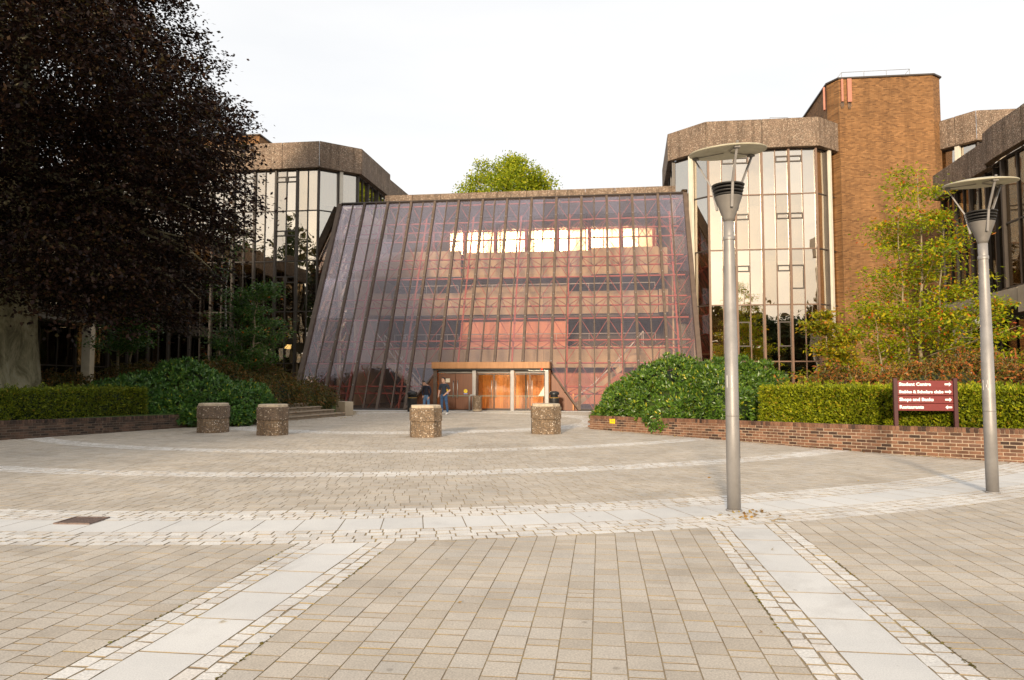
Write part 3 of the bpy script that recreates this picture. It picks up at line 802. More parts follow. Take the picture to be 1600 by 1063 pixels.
# tower peeping out behind the beech
t2 = tag(empty('brick_tower', (-22.3, 56, 0)), 'brick tower almost hidden by the beech, only its sloping roof edge showing', 'tower')
b = MB(); b.prism([(-26.0, 54.2), (-19.6, 53.6), (-18.9, 60.0), (-25.5, 60.5)], 0, 20.7); b.build('wall', MAT['tower_brick'], t2)
b = MB(); b.prism([(-26.1, 54.1), (-19.5, 53.5), (-18.8, 60.1), (-25.6, 60.6)], 20.7, 20.8); b.build('coping', MAT['bronze_dark'], t2)

# block beyond the tower
K0, K1, K2 = (26.95, 43.75), (28.15, 41.85), (36.5, 40.8)
bk = tag(empty('office_building', (31.0, 45.0, 0)), 'glazed office block under a pebble parapet, right of the brick tower', 'building')
facade(bk, K0, K1, LEVELS, 2, 'bronze_dark', {}, lambda c, s: s == 4 and c == 1, thick0=1, spandrel=[(12.4, 13.2), (9.0, 9.75)], core=2.5, core_mat='dim_in')
facade(bk, K1, K2, LEVELS, 10, 'bronze_dark', {}, lambda c, s: s == 4, spandrel=[(12.4, 13.2), (9.0, 9.75)], core_mat='dim_in')
m_ = lerp2(K0, K1, .55); dx, dy = K1[0] - K0[0], K1[1] - K0[1]; l_ = math.hypot(dx, dy)
column_white(bk, (m_[0] + dy / l_ * .17, m_[1] - dx / l_ * .17), 0, ZP0, .26, math.atan2(dy, dx))
parapet(bk, [K0, K1, K2], ZP0, ZP1, splits={0: 2, 1: 3})
slabs(bk, [(K0[0] + .1, K0[1] + .2), (K1[0] + .1, K1[1] + .2), (K2[0], K2[1] + .2), (37, 50), (27.6, 50)], [2.8, 6.25, 9.7, 13.15], .28)
slabs(bk, [(K0[0] + .1, K0[1] + .2), (K1[0] + .1, K1[1] + .2), (K2[0], K2[1] + .2), (37, 50), (27.6, 50)], [16.4], .3, 'concrete', 'roof_slab')
for z in (14.35, 14.75):
    b = MB(); b.beam((26.7, 41.4, z), (30.5, 40.4, z), .3, .2); b.build('balcony_beam', MAT['concrete'], bk)

# low wing on the right with its recessed ground floor
W = [(23.32, 37.51), (22.36, 31.97), (21.95, 30.9), (21.3, 26.5)]
ww = tag(empty('office_wing', (27.0, 31.0, 0)), 'dark three storey wing with overhanging upper floors at the far right edge', 'building')
WL = [5.75, 8.6, 11.45]
facade(ww, W[0], W[1], WL, 7, 'bronze_dark', {}, glassm='glass_dim', thick0=0, spandrel=[(7.9, 8.5)], core=3.0)
facade(ww, W[1], W[2], WL, 1, 'bronze_dark', {}, glassm='glass_dim', thick0=0, spandrel=[(7.9, 8.5)], core=3.0)
facade(ww, W[2], W[3], WL, 4, 'bronze_dark', {}, lambda c, s: s == 0 and c == 0, glassm='glass_dim', thick0=0, spandrel=[(7.9, 8.5)], core=3.0)
parapet(ww, [(27.0, 38.6)] + W[:2], 11.45, 12.8, splits={0: 1, 1: 4})
parapet(ww, [(W[1][0] - .12, W[1][1] + .02), W[2], W[3]], 11.6, 13.1, splits={0: 1, 1: 2})
wpoly = [(W[0][0] + .15, W[0][1]), (W[1][0] + .15, W[1][1]), (W[2][0] + .15, W[2][1]), (W[3][0] + .15, W[3][1]), (36, 24.5), (36, 38.4), (27.0, 38.4)]
slabs(ww, wpoly[::1], [8.55], .28)
slabs(ww, wpoly, [11.7], .3, 'concrete', 'roof_slab')
slabs(ww, wpoly, [5.68], .45, 'ceil', 'soffit')
def beam_seg(p, q, z0, z1, w, name, parent, mat='concrete'):
    MB().beam((*p, (z0 + z1) / 2), (*q, (z0 + z1) / 2), w, z1 - z0).build(name, MAT[mat], parent, bevel=.01)
beam_seg((23.2, 37.5), (21.85, 29.9), 4.95, 5.66, .5, 'edge_beam', ww)
beam_seg((21.75, 29.7), (21.1, 26.5), 4.55, 5.66, .55, 'edge_beam', ww)
for p in ((23.6, 37.1), (24.2, 37.6), (21.6, 29.0), (21.3, 27.0)):
    MB().box((0, 0, 2.45), (.42, .5, 5.1), -.17).build('column', MAT['conc_white'], ww, Matrix.Translation((*p, 0)), bevel=.02)
facade(ww, (26.8, 38.2), (25.6, 26.5), [0, 2.4, 4.9], 10, 'bronze_dark', {}, glassm='glass_dim', thick0=0, core=2.5, mid_rail=None)

# dark wing on the left, under the beech
V_ = [(-26.4, 27.0), (-24.6, 46.5)]
wl = tag(empty('office_wing', (-30.0, 37.0, 0)), 'dark glazed wing deep in the shade behind the beech trunk', 'building')
facade(wl, V_[0], V_[1], WL, 16, 'bronze_dark', {}, glassm='glass_dim', spandrel=[(7.9, 8.5)], core=3.0)
parapet(wl, V_, 11.45, 12.8, splits={0: 7})
slabs(wl, [(-26.5, 27), (-24.8, 46.5), (-36, 47.0), (-36, 26.0)], [8.55, 11.7], .28)
slabs(wl, [(-26.5, 27), (-24.8, 46.5), (-36, 47.0), (-36, 26.0)], [5.68], .45, 'ceil', 'soffit')
beam_seg((-26.3, 27.0), (-24.5, 46.5), 5.0, 5.66, .5, 'edge_beam', wl, 'dim_in')
for f in (.12, .43, .74):
    p = lerp2(V_[0], V_[1], f); MB().box((0, 0, 2.75), (.5, .55, 4.5), .09).build('column', MAT['concrete'], wl, Matrix.Translation((p[0] + .1, p[1], 0)), bevel=.02)
facade(wl, (-29.0, 22.0), (-27.4, 47.5), [.5, 2.6, 5.2], 16, 'bronze_dark', {}, glassm='glass_dim', core=2.5)

# ------------------------------------------------------------------ sloping glass hall
at_ = tag(empty('glass_atrium', tuple(P0)), 'large sloping lilac glass front of an entrance hall with red steel trusses inside', 'glass hall')
TL, TR, NB = -11.95, 10.98, 14
BAY = (TR - TL) / NB
SLOPE = 1.965; STOP = 6.99; SLEN = math.hypot(STOP, STOP * SLOPE); ZTOP = STOP * SLOPE
SV = (VX * 1 + Vector((0, 0, SLOPE))).normalized()          # up the slope
NV = UX.cross(SV).normalized()                               # towards the camera? fixed below
if NV.y > 0: NV = -NV
def sl(t, s, n=0.0): return P0 + UX * t + SV * (s * SLEN) + NV * n
MS = Matrix((UX, -NV, SV)).transposed().to_4x4()             # local x along, y inwards, z up the slope
KP0, KP1 = 5, 9                                              # bays taken by the porch
TP0, TP1 = TL + BAY * KP0, TL + BAY * KP1
SPORCH = 2.72 / ZTOP
NROW = 5
def lower(t):
    """where the glazing starts at t (fraction of the slope)"""
    if TP0 - 1e-4 <= t <= TP1 + 1e-4: return SPORCH
    d = (TP0 - t) if t < TP0 else (t - TP1)
    return max(0.0, 2.1 / ZTOP * (1 - d / (BAY * .98)))
for j in range(NB * 2 + 1):                                  # rafters, thick and thin in turn
    t = TL + BAY / 2 * j
    th = j % 2 == 0
    edge = j in (0, NB * 2)
    if edge: continue
    s0 = lower(t) if not (abs(t - TP0) < .01 or abs(t - TP1) < .01) else 0.16
    w, d = (.15, .26) if th else (.065, .16)
    b = MB().box((0, .03, (s0 + 1.0) * SLEN / 2), (w, d, (1.0 - s0) * SLEN))
    b.build('rafter', MAT['rafter'], at_, Matrix.Translation(P0 + UX * t) @ MS)
    if th:
        b = MB()
        for q in range(1, 10):
            if q / 10 > s0: b.box((0, -.115, q / 10 * SLEN), (.05, .03, .05))
        if b.v: b.build('fixing', MAT['galv'], at_, Matrix.Translation(P0 + UX * t) @ MS)
pane_cache = {}
for i in range(NB * 2):
    ta, tb = TL + BAY / 2 * i + .035, TL + BAY / 2 * (i + 1) - .035
    for r in range(NROW):
        sa_, sb_ = r / NROW, (r + 1) / NROW
        la, lb = lower(ta), lower(tb)
        if min(la, lb) >= sb_ - .002: continue
        ya0, yb0, y1 = max(sa_, la) * SLEN + .006, max(sa_, lb) * SLEN + .006, sb_ * SLEN - .006
        ya0, yb0 = min(ya0, y1 - .005), min(yb0, y1 - .005)
        key = (round(ya0 - y1, 2), round(yb0 - y1, 2))
        if key not in pane_cache:
            b = MB(); hw = (tb - ta) / 2
            fr = [(-hw, ya0 - y1), (hw, yb0 - y1), (hw, 0), (-hw, 0)]
            b.v += [(x, -.006, z) for x, z in fr] + [(x, .006, z) for x, z in fr]
            for q in ((0, 1, 2, 3), (7, 6, 5, 4), (0, 4, 5, 1), (1, 5, 6, 2), (2, 6, 7, 3), (3, 7, 4, 0)): b.face(q)
            me = b.mesh('glass_pane'); me.materials.append(MAT['glass_lilac']); pane_cache[key] = me
        M = Matrix.Translation(P0 + UX * ((ta + tb) / 2) + SV * y1) @ MS @ Matrix.Rotation(random.gauss(0, .0015), 4, 'X')
        link('glass_pane', pane_cache[key], None, at_, M)
# slanting side beams, side glazing, head and sill
for t, sgn in ((TL, -1), (TR, 1)):
    b = MB().box((sgn * .10, .12, SLEN / 2), (.26, .5, SLEN)); b.build('side_beam', MAT['rafter'], at_, Matrix.Translation(P0 + UX * t) @ MS)
    q0, q1, q2 = sl(t, .03), sl(t, .98), uv(t, STOP * .99)
    e = UX * .012
    b = MB(); b.v += [tuple(p - e) for p in (q0, q1, q2)] + [tuple(p + e) for p in (q0, q1, q2)]
    for f in ((0, 1, 2), (5, 4, 3), (0, 3, 4, 1), (1, 4, 5, 2), (2, 5, 3, 0)): b.face(f)
    b.build('side_glazing', MAT['glass_lilac'], at_)
b = MB().box(((TL + TR) / 2, .06, SLEN + .05), (TR - TL, .3, .10)); b.build('head_beam', MAT['bronze_dark'], at_, Matrix.Translation(P0) @ MS)
for ta, tb in ((TL, TP0 - BAY), (TP1 + BAY, TR)):
    b = MB().box(((ta + tb) / 2, .05, .05), (tb - ta, .22, .1)); b.build('sill', MAT['bronze_dark'], at_, Matrix.Translation(P0) @ MS)
for sgn, tp in ((-1, TP0), (1, TP1)):
    b = MB(); b.beam(sl(tp + sgn * .08, 2.1 / ZTOP), sl(tp + sgn * BAY * .98, .004), .09, .22, tuple(NV)); b.build('splayed_frame', MAT['rafter'], at_)
# red space frame behind the glass
lev = [.012 + .1 * k * .985 for k in range(11)]
for k, s in enumerate(lev):
    for n_, w in ((-.42, .07),) + (((-1.35, .075),) if k % 2 == 1 else ()):
        segs = [(TL + .25, TR - .25)] if s > .24 else [(TL + .25, TP0 - .9 + s * 3), (TP1 + .9 - s * 3, TR - .25)]
        for ta, tb in segs:
            MB().beam(sl(ta, s, n_), sl(tb, s, n_), w, w, tuple(NV)).build('chord', MAT['red_steel'], at_)
def strut(p, q, r=.021, name='brace'):
    MB().tube([p, q], r, 5).build(name, MAT['red_steel'], at_)
for k in range(10):
    for i in range(NB):
        tm = TL + BAY * (i + .5)
        if lev[k] < .22 and KP0 - 1 <= i <= KP1: 
            if not (lev[k] > .1 and i in (KP0 - 1, KP1)): continue
        for sg in (-1, 1):
            strut(sl(tm, lev[k], -.42), sl(tm + sg * BAY / 2, lev[k + 1], -.42))
for k in (1, 3, 5, 7, 9):
    for i in range(NB):
        if lev[k] < .22 and KP0 <= i < KP1: continue
        tm = TL + BAY * (i + .5)
        for sg in (-1, 1): strut(sl(tm + sg * BAY / 2, lev[k], -.42), sl(tm, lev[k], -1.35), .022, 'web_brace')
for i in range(0, NB, 2):
    t = TL + BAY * (i + 1.5)
    if t > TR: continue
    s0 = .03 if not (TP0 < t < TP1) else .23
    MB().beam(sl(t, s0, -1.35), sl(t, .98, -1.35), .10, .10, tuple(NV)).build('post', MAT['red_steel'], at_)
for i in range(1, NB, 2):                                     # crossing pieces of the rear layer
    t = TL + BAY * (i + .5)
    for k in (7,):
        for sg in (-1, 1): strut(sl(t, lev[k], -1.35), sl(t + sg * BAY, lev[k + 2], -1.35), .024, 'cross_brace')
# inside: gallery fronts, recesses, clerestory, roof
VB = 10.8
def wallbox(name, ta, tb, va, vb, z0, z1, mat, parent=at_):
    q = [uv(ta, va), uv(tb, va), uv(tb, vb), uv(ta, vb)]
    MB().prism([(p.x, p.y) for p in q], z0, z1).build(name, MAT[mat], parent)
wallbox('hall_floor', TL + .1, TR - .1, .05, 17, -.05, .012, 'dim_in')
for (za, zb) in ((2.6, 4.1), (6.4, 8.0), (9.05, 10.9)):
    for ta, tb, va in ((-9.4, -4.2, VB - .9 if za > 9 else VB), (-4.2, 1.6, VB), (1.6, 5.0, VB), (5.0, 9.6, VB - .9 if za > 9 else VB)):
        wallbox('gallery_front', ta + .01, tb - .01, va, va + .25, za, zb, 'concrete_in')
for z in (2.6, 6.2, 9.05):
    wallbox('gallery_floor', -10.2, 10.2, VB + .26, 16.8, z, z + .22, 'ceil')
for ta, tb, va, z0, z1, mt in ((-4.6, 1.5, 13.0, 0, 2.6, 'wood_red'), (-4.6, 3.2, VB + 1.2, 4.1, 6.2, 'wood_red'), (-10.2, -4.6, 15.5, 0, 9.0, 'dim_in'), (3.2, 10.2, 15.5, 2.8, 9.0, 'dim_in'), (1.5, 10.2, 12.4, 0, 2.6, 'wood_red'), (-4.6, 3.2, 12.6, 6.4, 9.05, 'concrete_in'), (-11.9, 10.9, 17.05, 0, 14.0, 'dim_in')):
    wallbox('hall_wall', ta, tb, va, va + .15, z0, z1, mt)
for ta, tb in ((-9.3, -4.6), (-4.4, 9.4)):
    for z in (8.55, 5.0):
        b = MB(); b.tube([uv(ta, VB + .12, z), uv(tb, VB + .12, z)], .035, 6)
        for f in range(7): t = ta + (tb - ta) * f / 6; b.tube([uv(t, VB + .12, z - .6), uv(t, VB + .12, z)], .02, 5)
        b.build('gallery_rail', MAT['rail_pale'], at_)
# clerestory of the top gallery: mirror panes catch the low sun
nc = 12; tw0, tw1 = -5.4, 9.6; cw = (tw1 - tw0) / nc
for i in range(nc):
    q = uv(tw0 + cw * (i + .5), VB + .9, 12.35)
    link('clerestory_pane', unit_pane(cw - .08, 2.75, 'glass_clerestory'), None, at_, Matrix.Translation(q) @ Matrix.Rotation(-A + random.gauss(0, .02), 4, 'Z') @ Matrix.Rotation(random.gauss(0, .006), 4, 'X'))
    if random.random() < .8:
        link('curtain', unit_blind(cw - .1, 2.7), None, at_, Matrix.Translation(uv(tw0 + cw * (i + .5), VB + 1.15, 12.35)) @ Matrix.Rotation(-A, 4, 'Z'))
for i in range(nc + 1):
    wallbox('clerestory_mullion', tw0 + cw * i - .04, tw0 + cw * i + .04, VB + .85, VB + .97, 10.95, 13.75, 'bronze')
for t in np.linspace(-8.8, 9.4, 9):
    MB().tube([uv(t, VB + .5, 10.9), uv(t, VB + .5, 13.7)], .11, 8).build('gallery_column', MAT['red_steel'], at_)
wallbox('hall_wall', -10.2, tw0 - .05, VB + .9, VB + 1.1, 10.95, 13.75, 'dim_in')
wallbox('roof_slab', -9.0, 10.5, STOP + .12, 17.0, ZTOP + .12, ZTOP + .34, 'ceil')
for i in range(10):
    ta, tb = -8.9 + 19.4 * i / 10, -8.9 + 19.4 * (i + 1) / 10
    wallbox('coping_panel', ta + .012, tb - .012, STOP - .05, STOP + .3, ZTOP + .12 + (.0 if i else .001), ZTOP + .52, 'agg_panel')
for i in range(9):
    t = -8 + i * 2.2
    b = MB(); b.beam(uv(t, STOP + .2, ZTOP - .1), uv(t, VB + 1.0, ZTOP - .35), .12, .35); b.build('roof_beam', MAT['rafter'], at_)
# side walls of the hall behind the glass
wallbox('hall_wall', -11.1, -10.95, STOP + .35, 17.0, 0, ZTOP + .1, 'concrete_in')
wallbox('hall_wall', 10.25, 10.4, STOP + .75, 17.0, 0, ZTOP + .1, 'concrete_in')
for sg in (-1, 1):
    for (za, zb) in ((2.6, 4.1), (6.4, 8.0), (9.05, 10.9)):
        q = (-10.93, -9.42) if sg < 0 else (9.62, 10.23)
        wallbox('gallery_front', q[0], q[1], VB - .5, VB - .25, za, zb, 'concrete_in')
# stairs with pale handrails inside
for sg, t0, t1, z0, z1 in ((-1, -5.0, -8.6, .0, 3.6), (1, 3.9, 8.2, .0, 3.6)):
    b = MB(); n_ = 12
    for i in range(n_):
        f = (i + .5) / n_; t = t0 + (t1 - t0) * f; b.box(tuple(uv(t, 5.5, z0 + (z1 - z0) * f)), (abs(t1 - t0) / n_ + .04, 1.5, .07), -A)
    for vv in (4.75, 6.25): b.beam(uv(t0, vv, z0), uv(t1, vv, z1), .08, .3)
    b.build('staircase', MAT['concrete_in'], at_)
    b = MB()
    for vv in (4.72, 6.28):
        pth = [uv(t0 - sg * .0, vv, z0 + .55), uv(t0 + (t1 - t0) * .3, vv, z0 + 1.5), uv(t0 + (t1 - t0) * .7, vv, z0 + 3.2), uv(t1, vv, z1 + 1.1)]
        b.tube(pth, .04, 6)
        for f in (0, .33, .66, 1): p = pth[0].lerp(pth[3], f); b.tube([p - Vector((0, 0, .9)), p], .02, 5)
    b.build('stair_rail', MAT['rail_pale'], at_)

# entrance porch
po = tag(empty('entrance_porch', tuple(uv(0, 0))), 'timber and glass entrance porch with three double doors under a copper brown fascia', 'entrance')
F0, F1 = TP0 + .02, TP1 - .02
def pbox(name, ta, tb, va, vb, z0, z1, mat, bev=.006):
    c = uv((ta + tb) / 2, (va + vb) / 2, (z0 + z1) / 2)
    return MB().box((0, 0, 0), (tb - ta, vb - va, z1 - z0)).build(name, MAT[mat], po, Matrix.Translation(c) @ Matrix.Rotation(-A, 4, 'Z'), bevel=bev)
pbox('fascia', F0 - .05, F1 + .05, -.35, 1.5, 2.34, 2.70, 'fascia')
pbox('soffit', F0, F1, -.25, 3.2, 2.24, 2.335, 'black')  # black colour put in for the shadow gap under the fascia
posts = [F0 + .12, -1.40, .74, F1 - .12]
for i, t in enumerate(posts): pbox('post', t - .10, t + .10, -.2, .05, 0, 2.235, 'rafter' if i == 0 else 'galv')
pbox('door_sill', F0, F1, -.05, .45, .004, .05, 'bronze_dark')
for i in range(3):
    a_, b_ = posts[i] + .11, posts[i + 1] - .11
    pbox('door_head', a_, b_, .1, .2, 2.08, 2.23, 'galv_dark')
    mid = (a_ + b_) / 2
    for h, (x0, x1) in enumerate(((a_ + .02, mid - .01), (mid + .01, b_ - .02))):
        c = uv((x0 + x1) / 2, .16, 1.06)
        Md = Matrix.Translation(c) @ Matrix.Rotation(-A, 4, 'Z')
        wd = x1 - x0
        if i == 0:
            dr = MB().box((0, 0, 0), (wd, .05, 2.0)).build('door', MAT['wood_dark'], po, Md, bevel=.004)
        else:
            dr = MB().box((0, 0, 0), (wd, .012, 2.0)).build('door', MAT['glass_clear'], po, Md)
        dr['local'] = True
        hx = wd / 2 - .11 if h == 0 else -wd / 2 + .11
        b = MB().tube([(hx, -.09, -.35), (hx, -.09, .62)], .022, 8)
        for z in (-.25, .52): b.tube([(hx, -.09, z), (hx, -.01, z)], .014, 6)
        hd = b.build('handle', MAT['steel'], None); hd.parent = dr
        if i != 0:
            b = MB()
            for q in (-1, 1): b.box((q * (wd / 2 - .02), 0, 0), (.035, .04, 2.0))
            b.box((0, 0, -.97), (wd - .08, .04, .06)); b.box((0, 0, .97), (wd - .08, .04, .06))
            fr = b.build('frame', MAT['bronze_dark'], None); fr.parent = dr
        if i == 0:
            sx = -.02 if h == 0 else .08
            b = MB(); b.v += [(sx + .11 * math.cos(k * math.pi / 8), -.028, .02 + .11 * math.sin(k * math.pi / 8)) for k in range(16)]; b.face(range(16))
            b.box((sx, -.0285, -.125), (.22, .002, .06), m=1)
            b.box((sx, -.030, .02), (.05, .002, .05), m=2); b.box((sx, -.0305, .045), (.09, .002, .012), m=2)
            st = b.build('door_sticker', [MAT['yellow'], MAT['blue'], MAT['gold']], None); st.parent = dr
            if h == 0:
                nb = MB().box((.05, -.03, .62), (.24, .006, .22)).box((-.2, -.03, .62), (.2, .006, .2)).build('notice', MAT['blind'], None); nb.parent = dr
    pbox('push_rail', a_, b_, .02, .035, .80, .83, 'green_glass', .0)
# lobby behind the doors: boarded wall, boards one by one
wallbox('lobby_floor', F0, F1, .45, 3.2, -.02, .02, 'wood_red', po)
nbd = 26
for i in range(nbd):
    ta, tb = F0 + (F1 - F0) * i / nbd, F0 + (F1 - F0) * (i + 1) / nbd
    pbox('board', ta + .006, tb - .006, 3.2, 3.26 + random.uniform(0, .012), 0, 2.235, 'wood_dark' if i < 8 else 'wood', 0)
for t in (F0 + .02, F1 - .02): pbox('cheek', t - .04, t + .04, .2, 3.2, 0, 2.235, 'wood', 0)
for t in (-2.2, 1.2): pbox('inner_post', t - .05, t + .05, 2.6, 2.7, 0, 2.235, 'bronze_dark', 0)
pbox('strip_light', 1.55, 2.6, .62, .72, 2.10, 2.16, 'tube_light', 0)
pbox('strip_light', -.55, .45, 1.6, 1.7, 2.17, 2.22, 'tube_light', 0)
pbox('indicator_light', F1 - .42, F1 - .32, -.40, -.34, 2.24, 2.33, 'red_light', 0)
# lettering standing on the fascia
def text_mesh(s, size, bold=0.0, ext=0.002):
    c = bpy.data.curves.new('lettering', 'FONT'); c.body = s; c.size = size; c.extrude = ext; c.offset = bold; c.resolution_u = 2
    o = bpy.data.objects.new('lettering', c); COL.objects.link(o)
    dg = bpy.context.evaluated_depsgraph_get(); me = bpy.data.meshes.new_from_object(o.evaluated_get(dg))
    bpy.data.objects.remove(o); return me
# dark panels beside the porch, put in for the shade in its side openings
for sgn, tp in ((-1, TP0), (1, TP1)):
    c0, c1 = (tp - BAY, tp - .04) if sgn < 0 else (tp + .04, tp + BAY)
    e = BAY * .96 * sgn; t0_ = tp + .03 * sgn
    q = [uv(t0_, .75, 0), uv(t0_ + e, .75, 0), uv(t0_, .75, 2.1)]
    b = MB(); b.v += [tuple(p_) for p_ in q] + [tuple(p_ + VX * .06) for p_ in q]
    for f_ in ((0, 1, 2), (5, 4, 3), (0, 3, 4, 1), (1, 4, 5, 2), (2, 5, 3, 0)): b.face(f_)
    b.build('recess_shade_panel', MAT['wood_dark'], po)
    pbox('recess_post', (c0 if sgn < 0 else c1) - .04 - sgn * .35, (c0 if sgn < 0 else c1) + .04 - sgn * .35, .42, .52, 0, .95, 'wood', 0)

# ------------------------------------------------------------------ brick planter walls
def planter_wall(chain, name, label, ztop0, ztop1, bmat='brick', mmat='mortar'):
    P = [Vector((*p, 0)) for p in chain]
    cum = [0.0]
    for a, b in zip(P, P[1:]): cum.append(cum[-1] + (b - a).length)
    tot = cum[-1]
    root = tag(empty(name, tuple(P[0])), label, 'wall')
    zt = lambda s: ztop0 + (ztop1 - ztop0) * max(0, min(1, s / tot))
    TH = .21
    # mortar body
    b = MB(); off = []
    for i, p in enumerate(P):
        t = (P[min(i + 1, len(P) - 1)] - P[max(i - 1, 0)]).normalized(); off.append(Vector((-t.y, t.x, 0)))
    for i in range(len(P) - 1):
        q = []
        for k, ex in ((i, -.0), (i + 1, .0)):
            q.append((P[k] + off[k] * .009, P[k] + off[k] * (TH - .01), zt(cum[k]) - .02))
        v = len(b.v)
        for o, n_, z in q: b.v += [(o.x, o.y, -.05), (n_.x, n_.y, -.05), (n_.x, n_.y, z), (o.x, o.y, z)]
        for f in ((0, 4, 7, 3), (3, 7, 6, 2), (2, 6, 5, 1), (1, 5, 4, 0), (0, 3, 2, 1), (4, 5, 6, 7)): b.face([v + x for x in f])
    b.build('mortar', MAT[mmat], root)
    CW, CH, BW, BH = .076, .108, .225, .0735
    unit = MB().box((0, 0, 0), (BW - .014, .10, BH - .014)).mesh('brick'); half = MB().box((0, 0, 0), (BW / 2 - .014, .10, BH - .014)).mesh('brick')
    cop = MB().box((0, 0, 0), (CW - .009, TH + .012, CH - .006)).mesh('brick')
    for me in (unit, half, cop):
        bm = bmesh.new(); bm.from_mesh(me); bmesh.ops.bevel(bm, geom=[e for e in bm.edges], offset=.005, segments=1, affect='EDGES'); bm.to_mesh(me); bm.free()
        me.polygons.foreach_set('use_smooth', np.zeros(len(me.polygons), bool)); me.materials.append(MAT[bmat])
    todo = []
    for i in range(len(P) - 1):
        a, c = P[i], P[i + 1]; L = (c - a).length; d = (c - a) / L; n_ = Vector((-d.y, d.x, 0)); ang = math.atan2(d.y, d.x)
        sl_ = (zt(cum[i + 1]) - zt(cum[i])) / L
        Rm = Matrix.Rotation(ang, 4, 'Z') @ Matrix.Rotation(-math.atan(sl_), 4, 'Y')
        k = max(1, round(L / CW))
        for j in range(k):
            s = (j + .5) * L / k; z = zt(cum[i] + s) - CH / 2
            p = a + d * s + n_ * (TH / 2 + random.uniform(-.003, .003)) + Vector((0, 0, z + random.uniform(-.003, .003)))
            todo.append((p, Rm @ Matrix.Rotation(random.gauss(0, .02), 4, 'Y'), cop))
        rows_ = int((max(zt(cum[i]), zt(cum[i + 1])) - CH) / BH) + 1
        for r in range(rows_):
            sh = (r % 2) * BW / 2
            k = int(L / BW) + 1
            for j in range(-1, k):
                s = j * BW + sh + BW / 2
                if s < -.01 or s > L + .02: continue
                me = unit
                z = zt(cum[i] + s) - CH - BH * (r + .5)
                if z < -.03: continue
                p = a + d * s + n_ * (.052 + random.uniform(-.002, .0035)) + Vector((0, 0, z))
                todo.append((p, Rm, me))
    todo = [t for t in todo if abs(t[0].x) < .78 * t[0].y + 2.5]
    todo.sort(key=lambda t: t[0].xy.length - (.4 if t[2] is not cop else 0) + (30 if abs(t[0].x) > .76 * t[0].y or t[0].z < .03 else 0))
    for p, Rm, me in todo[:300]:
        link('brick', me, None, root, Matrix.Translation(p) @ Rm)
    V, F, nv = [], [], 0
    for p, Rm, me in todo[300:]:
        M = np.array(Matrix.Translation(p) @ Rm)
        sx = [v.co for v in me.vertices]
        xs = max(v.x for v in sx); ys = max(v.y for v in sx); zs = max(v.z for v in sx)
        c = np.array([(x, y, z, 1) for x in (-xs, xs) for y in (-ys, ys) for z in (-zs, zs)]) @ M.T
        V.append(c[:, :3]); F.append(np.array([(0, 1, 3, 2), (4, 6, 7, 5), (0, 4, 5, 1), (2, 3, 7, 6), (0, 2, 6, 4), (1, 5, 7, 3)]) + nv); nv += 8
    if V:
        link('brick_field', fast_mesh('brick_field', np.concatenate(V), np.concatenate(F)), MAT[bmat], root, kind='stuff')
    return root
wr_ = planter_wall(RWALL, 'brick_wall', 'low curved brick planter wall with a small yellow sticker, under the yellow green hedge', .45, .74)
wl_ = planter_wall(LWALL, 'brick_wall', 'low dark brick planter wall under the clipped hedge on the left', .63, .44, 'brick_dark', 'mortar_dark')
# end of the right wall, turned back towards the hall
b = MB(); e0 = Vector((2.66, 24.2, 0)); 
MB().box((0, 0, .215), (.2, 13.2, .43), -A).build('return_wall', MAT['brick'], wr_, Matrix.Translation(e0 + Vector((.16, .12, 0)) + VX * 6.6))
p = gp(962, 661, .28); 
d_ = (Vector(RWALL[1]) - Vector(RWALL[0])).normalized(); ang_ = math.atan2(d_.y, d_.x)
px_ = Vector((*RWALL[0], 0)) + Vector((*d_, 0)) * 1.15 + Vector((d_.y, -d_.x, 0)) * .006
b = MB().box((0, 0, .31), (.26, .004, .15), ang_)
b.box((-.03 * math.cos(ang_), -.03 * math.sin(ang_) , .31), (.07, .006, .05), ang_, m=1); b.box((.05 * math.cos(ang_), .05 * math.sin(ang_), .31), (.04, .006, .06), ang_, m=1)
b.build('warning_sticker', [MAT['yellow'], MAT['gold']], wr_, Matrix.Translation(px_))

# ------------------------------------------------------------------ concrete steps
st = tag(empty('garden_steps', (-8.8, 31.0, 0)), 'four weathered concrete steps rising to the lawn beside the left glass corner', 'steps')
s0, s1 = Vector((-9.35, 28.6, 0)), Vector((-7.75, 33.6, 0)); sdv = (s1 - s0).normalized(); sn = Vector((-sdv.y, sdv.x, 0))
for k in range(4):
    a0 = s0 + sn * (.36 * k) - sdv * (.2 + .1 * k); a1 = s1 + sn * (.36 * k) - sdv * (.05 + .55 * k)
    q = [a0, a1, a1 + sn * (1.2), a0 + sn * (1.2)]
    z1 = .16 * (k + 1)
    b = MB(); b.prism([(p.x, p.y) for p in q], z1 - .055, z1)
    q = [a0 + sn * .06, a1 + sn * .06, a1 + sn * 1.2, a0 + sn * 1.2]; b.prism([(p.x, p.y) for p in q], z1 - .165, z1 - .056)
    b.build('step', MAT['timber_step'], st, bevel=.012)
q = s1 + sdv * .18 + sn * .35
MB().box((0, 0, .33), (.42, 1.1, .66), math.atan2(sdv.y, sdv.x) - math.pi / 2 + .95).build('end_block', MAT['concrete'], st, Matrix.Translation(q), bevel=.02)

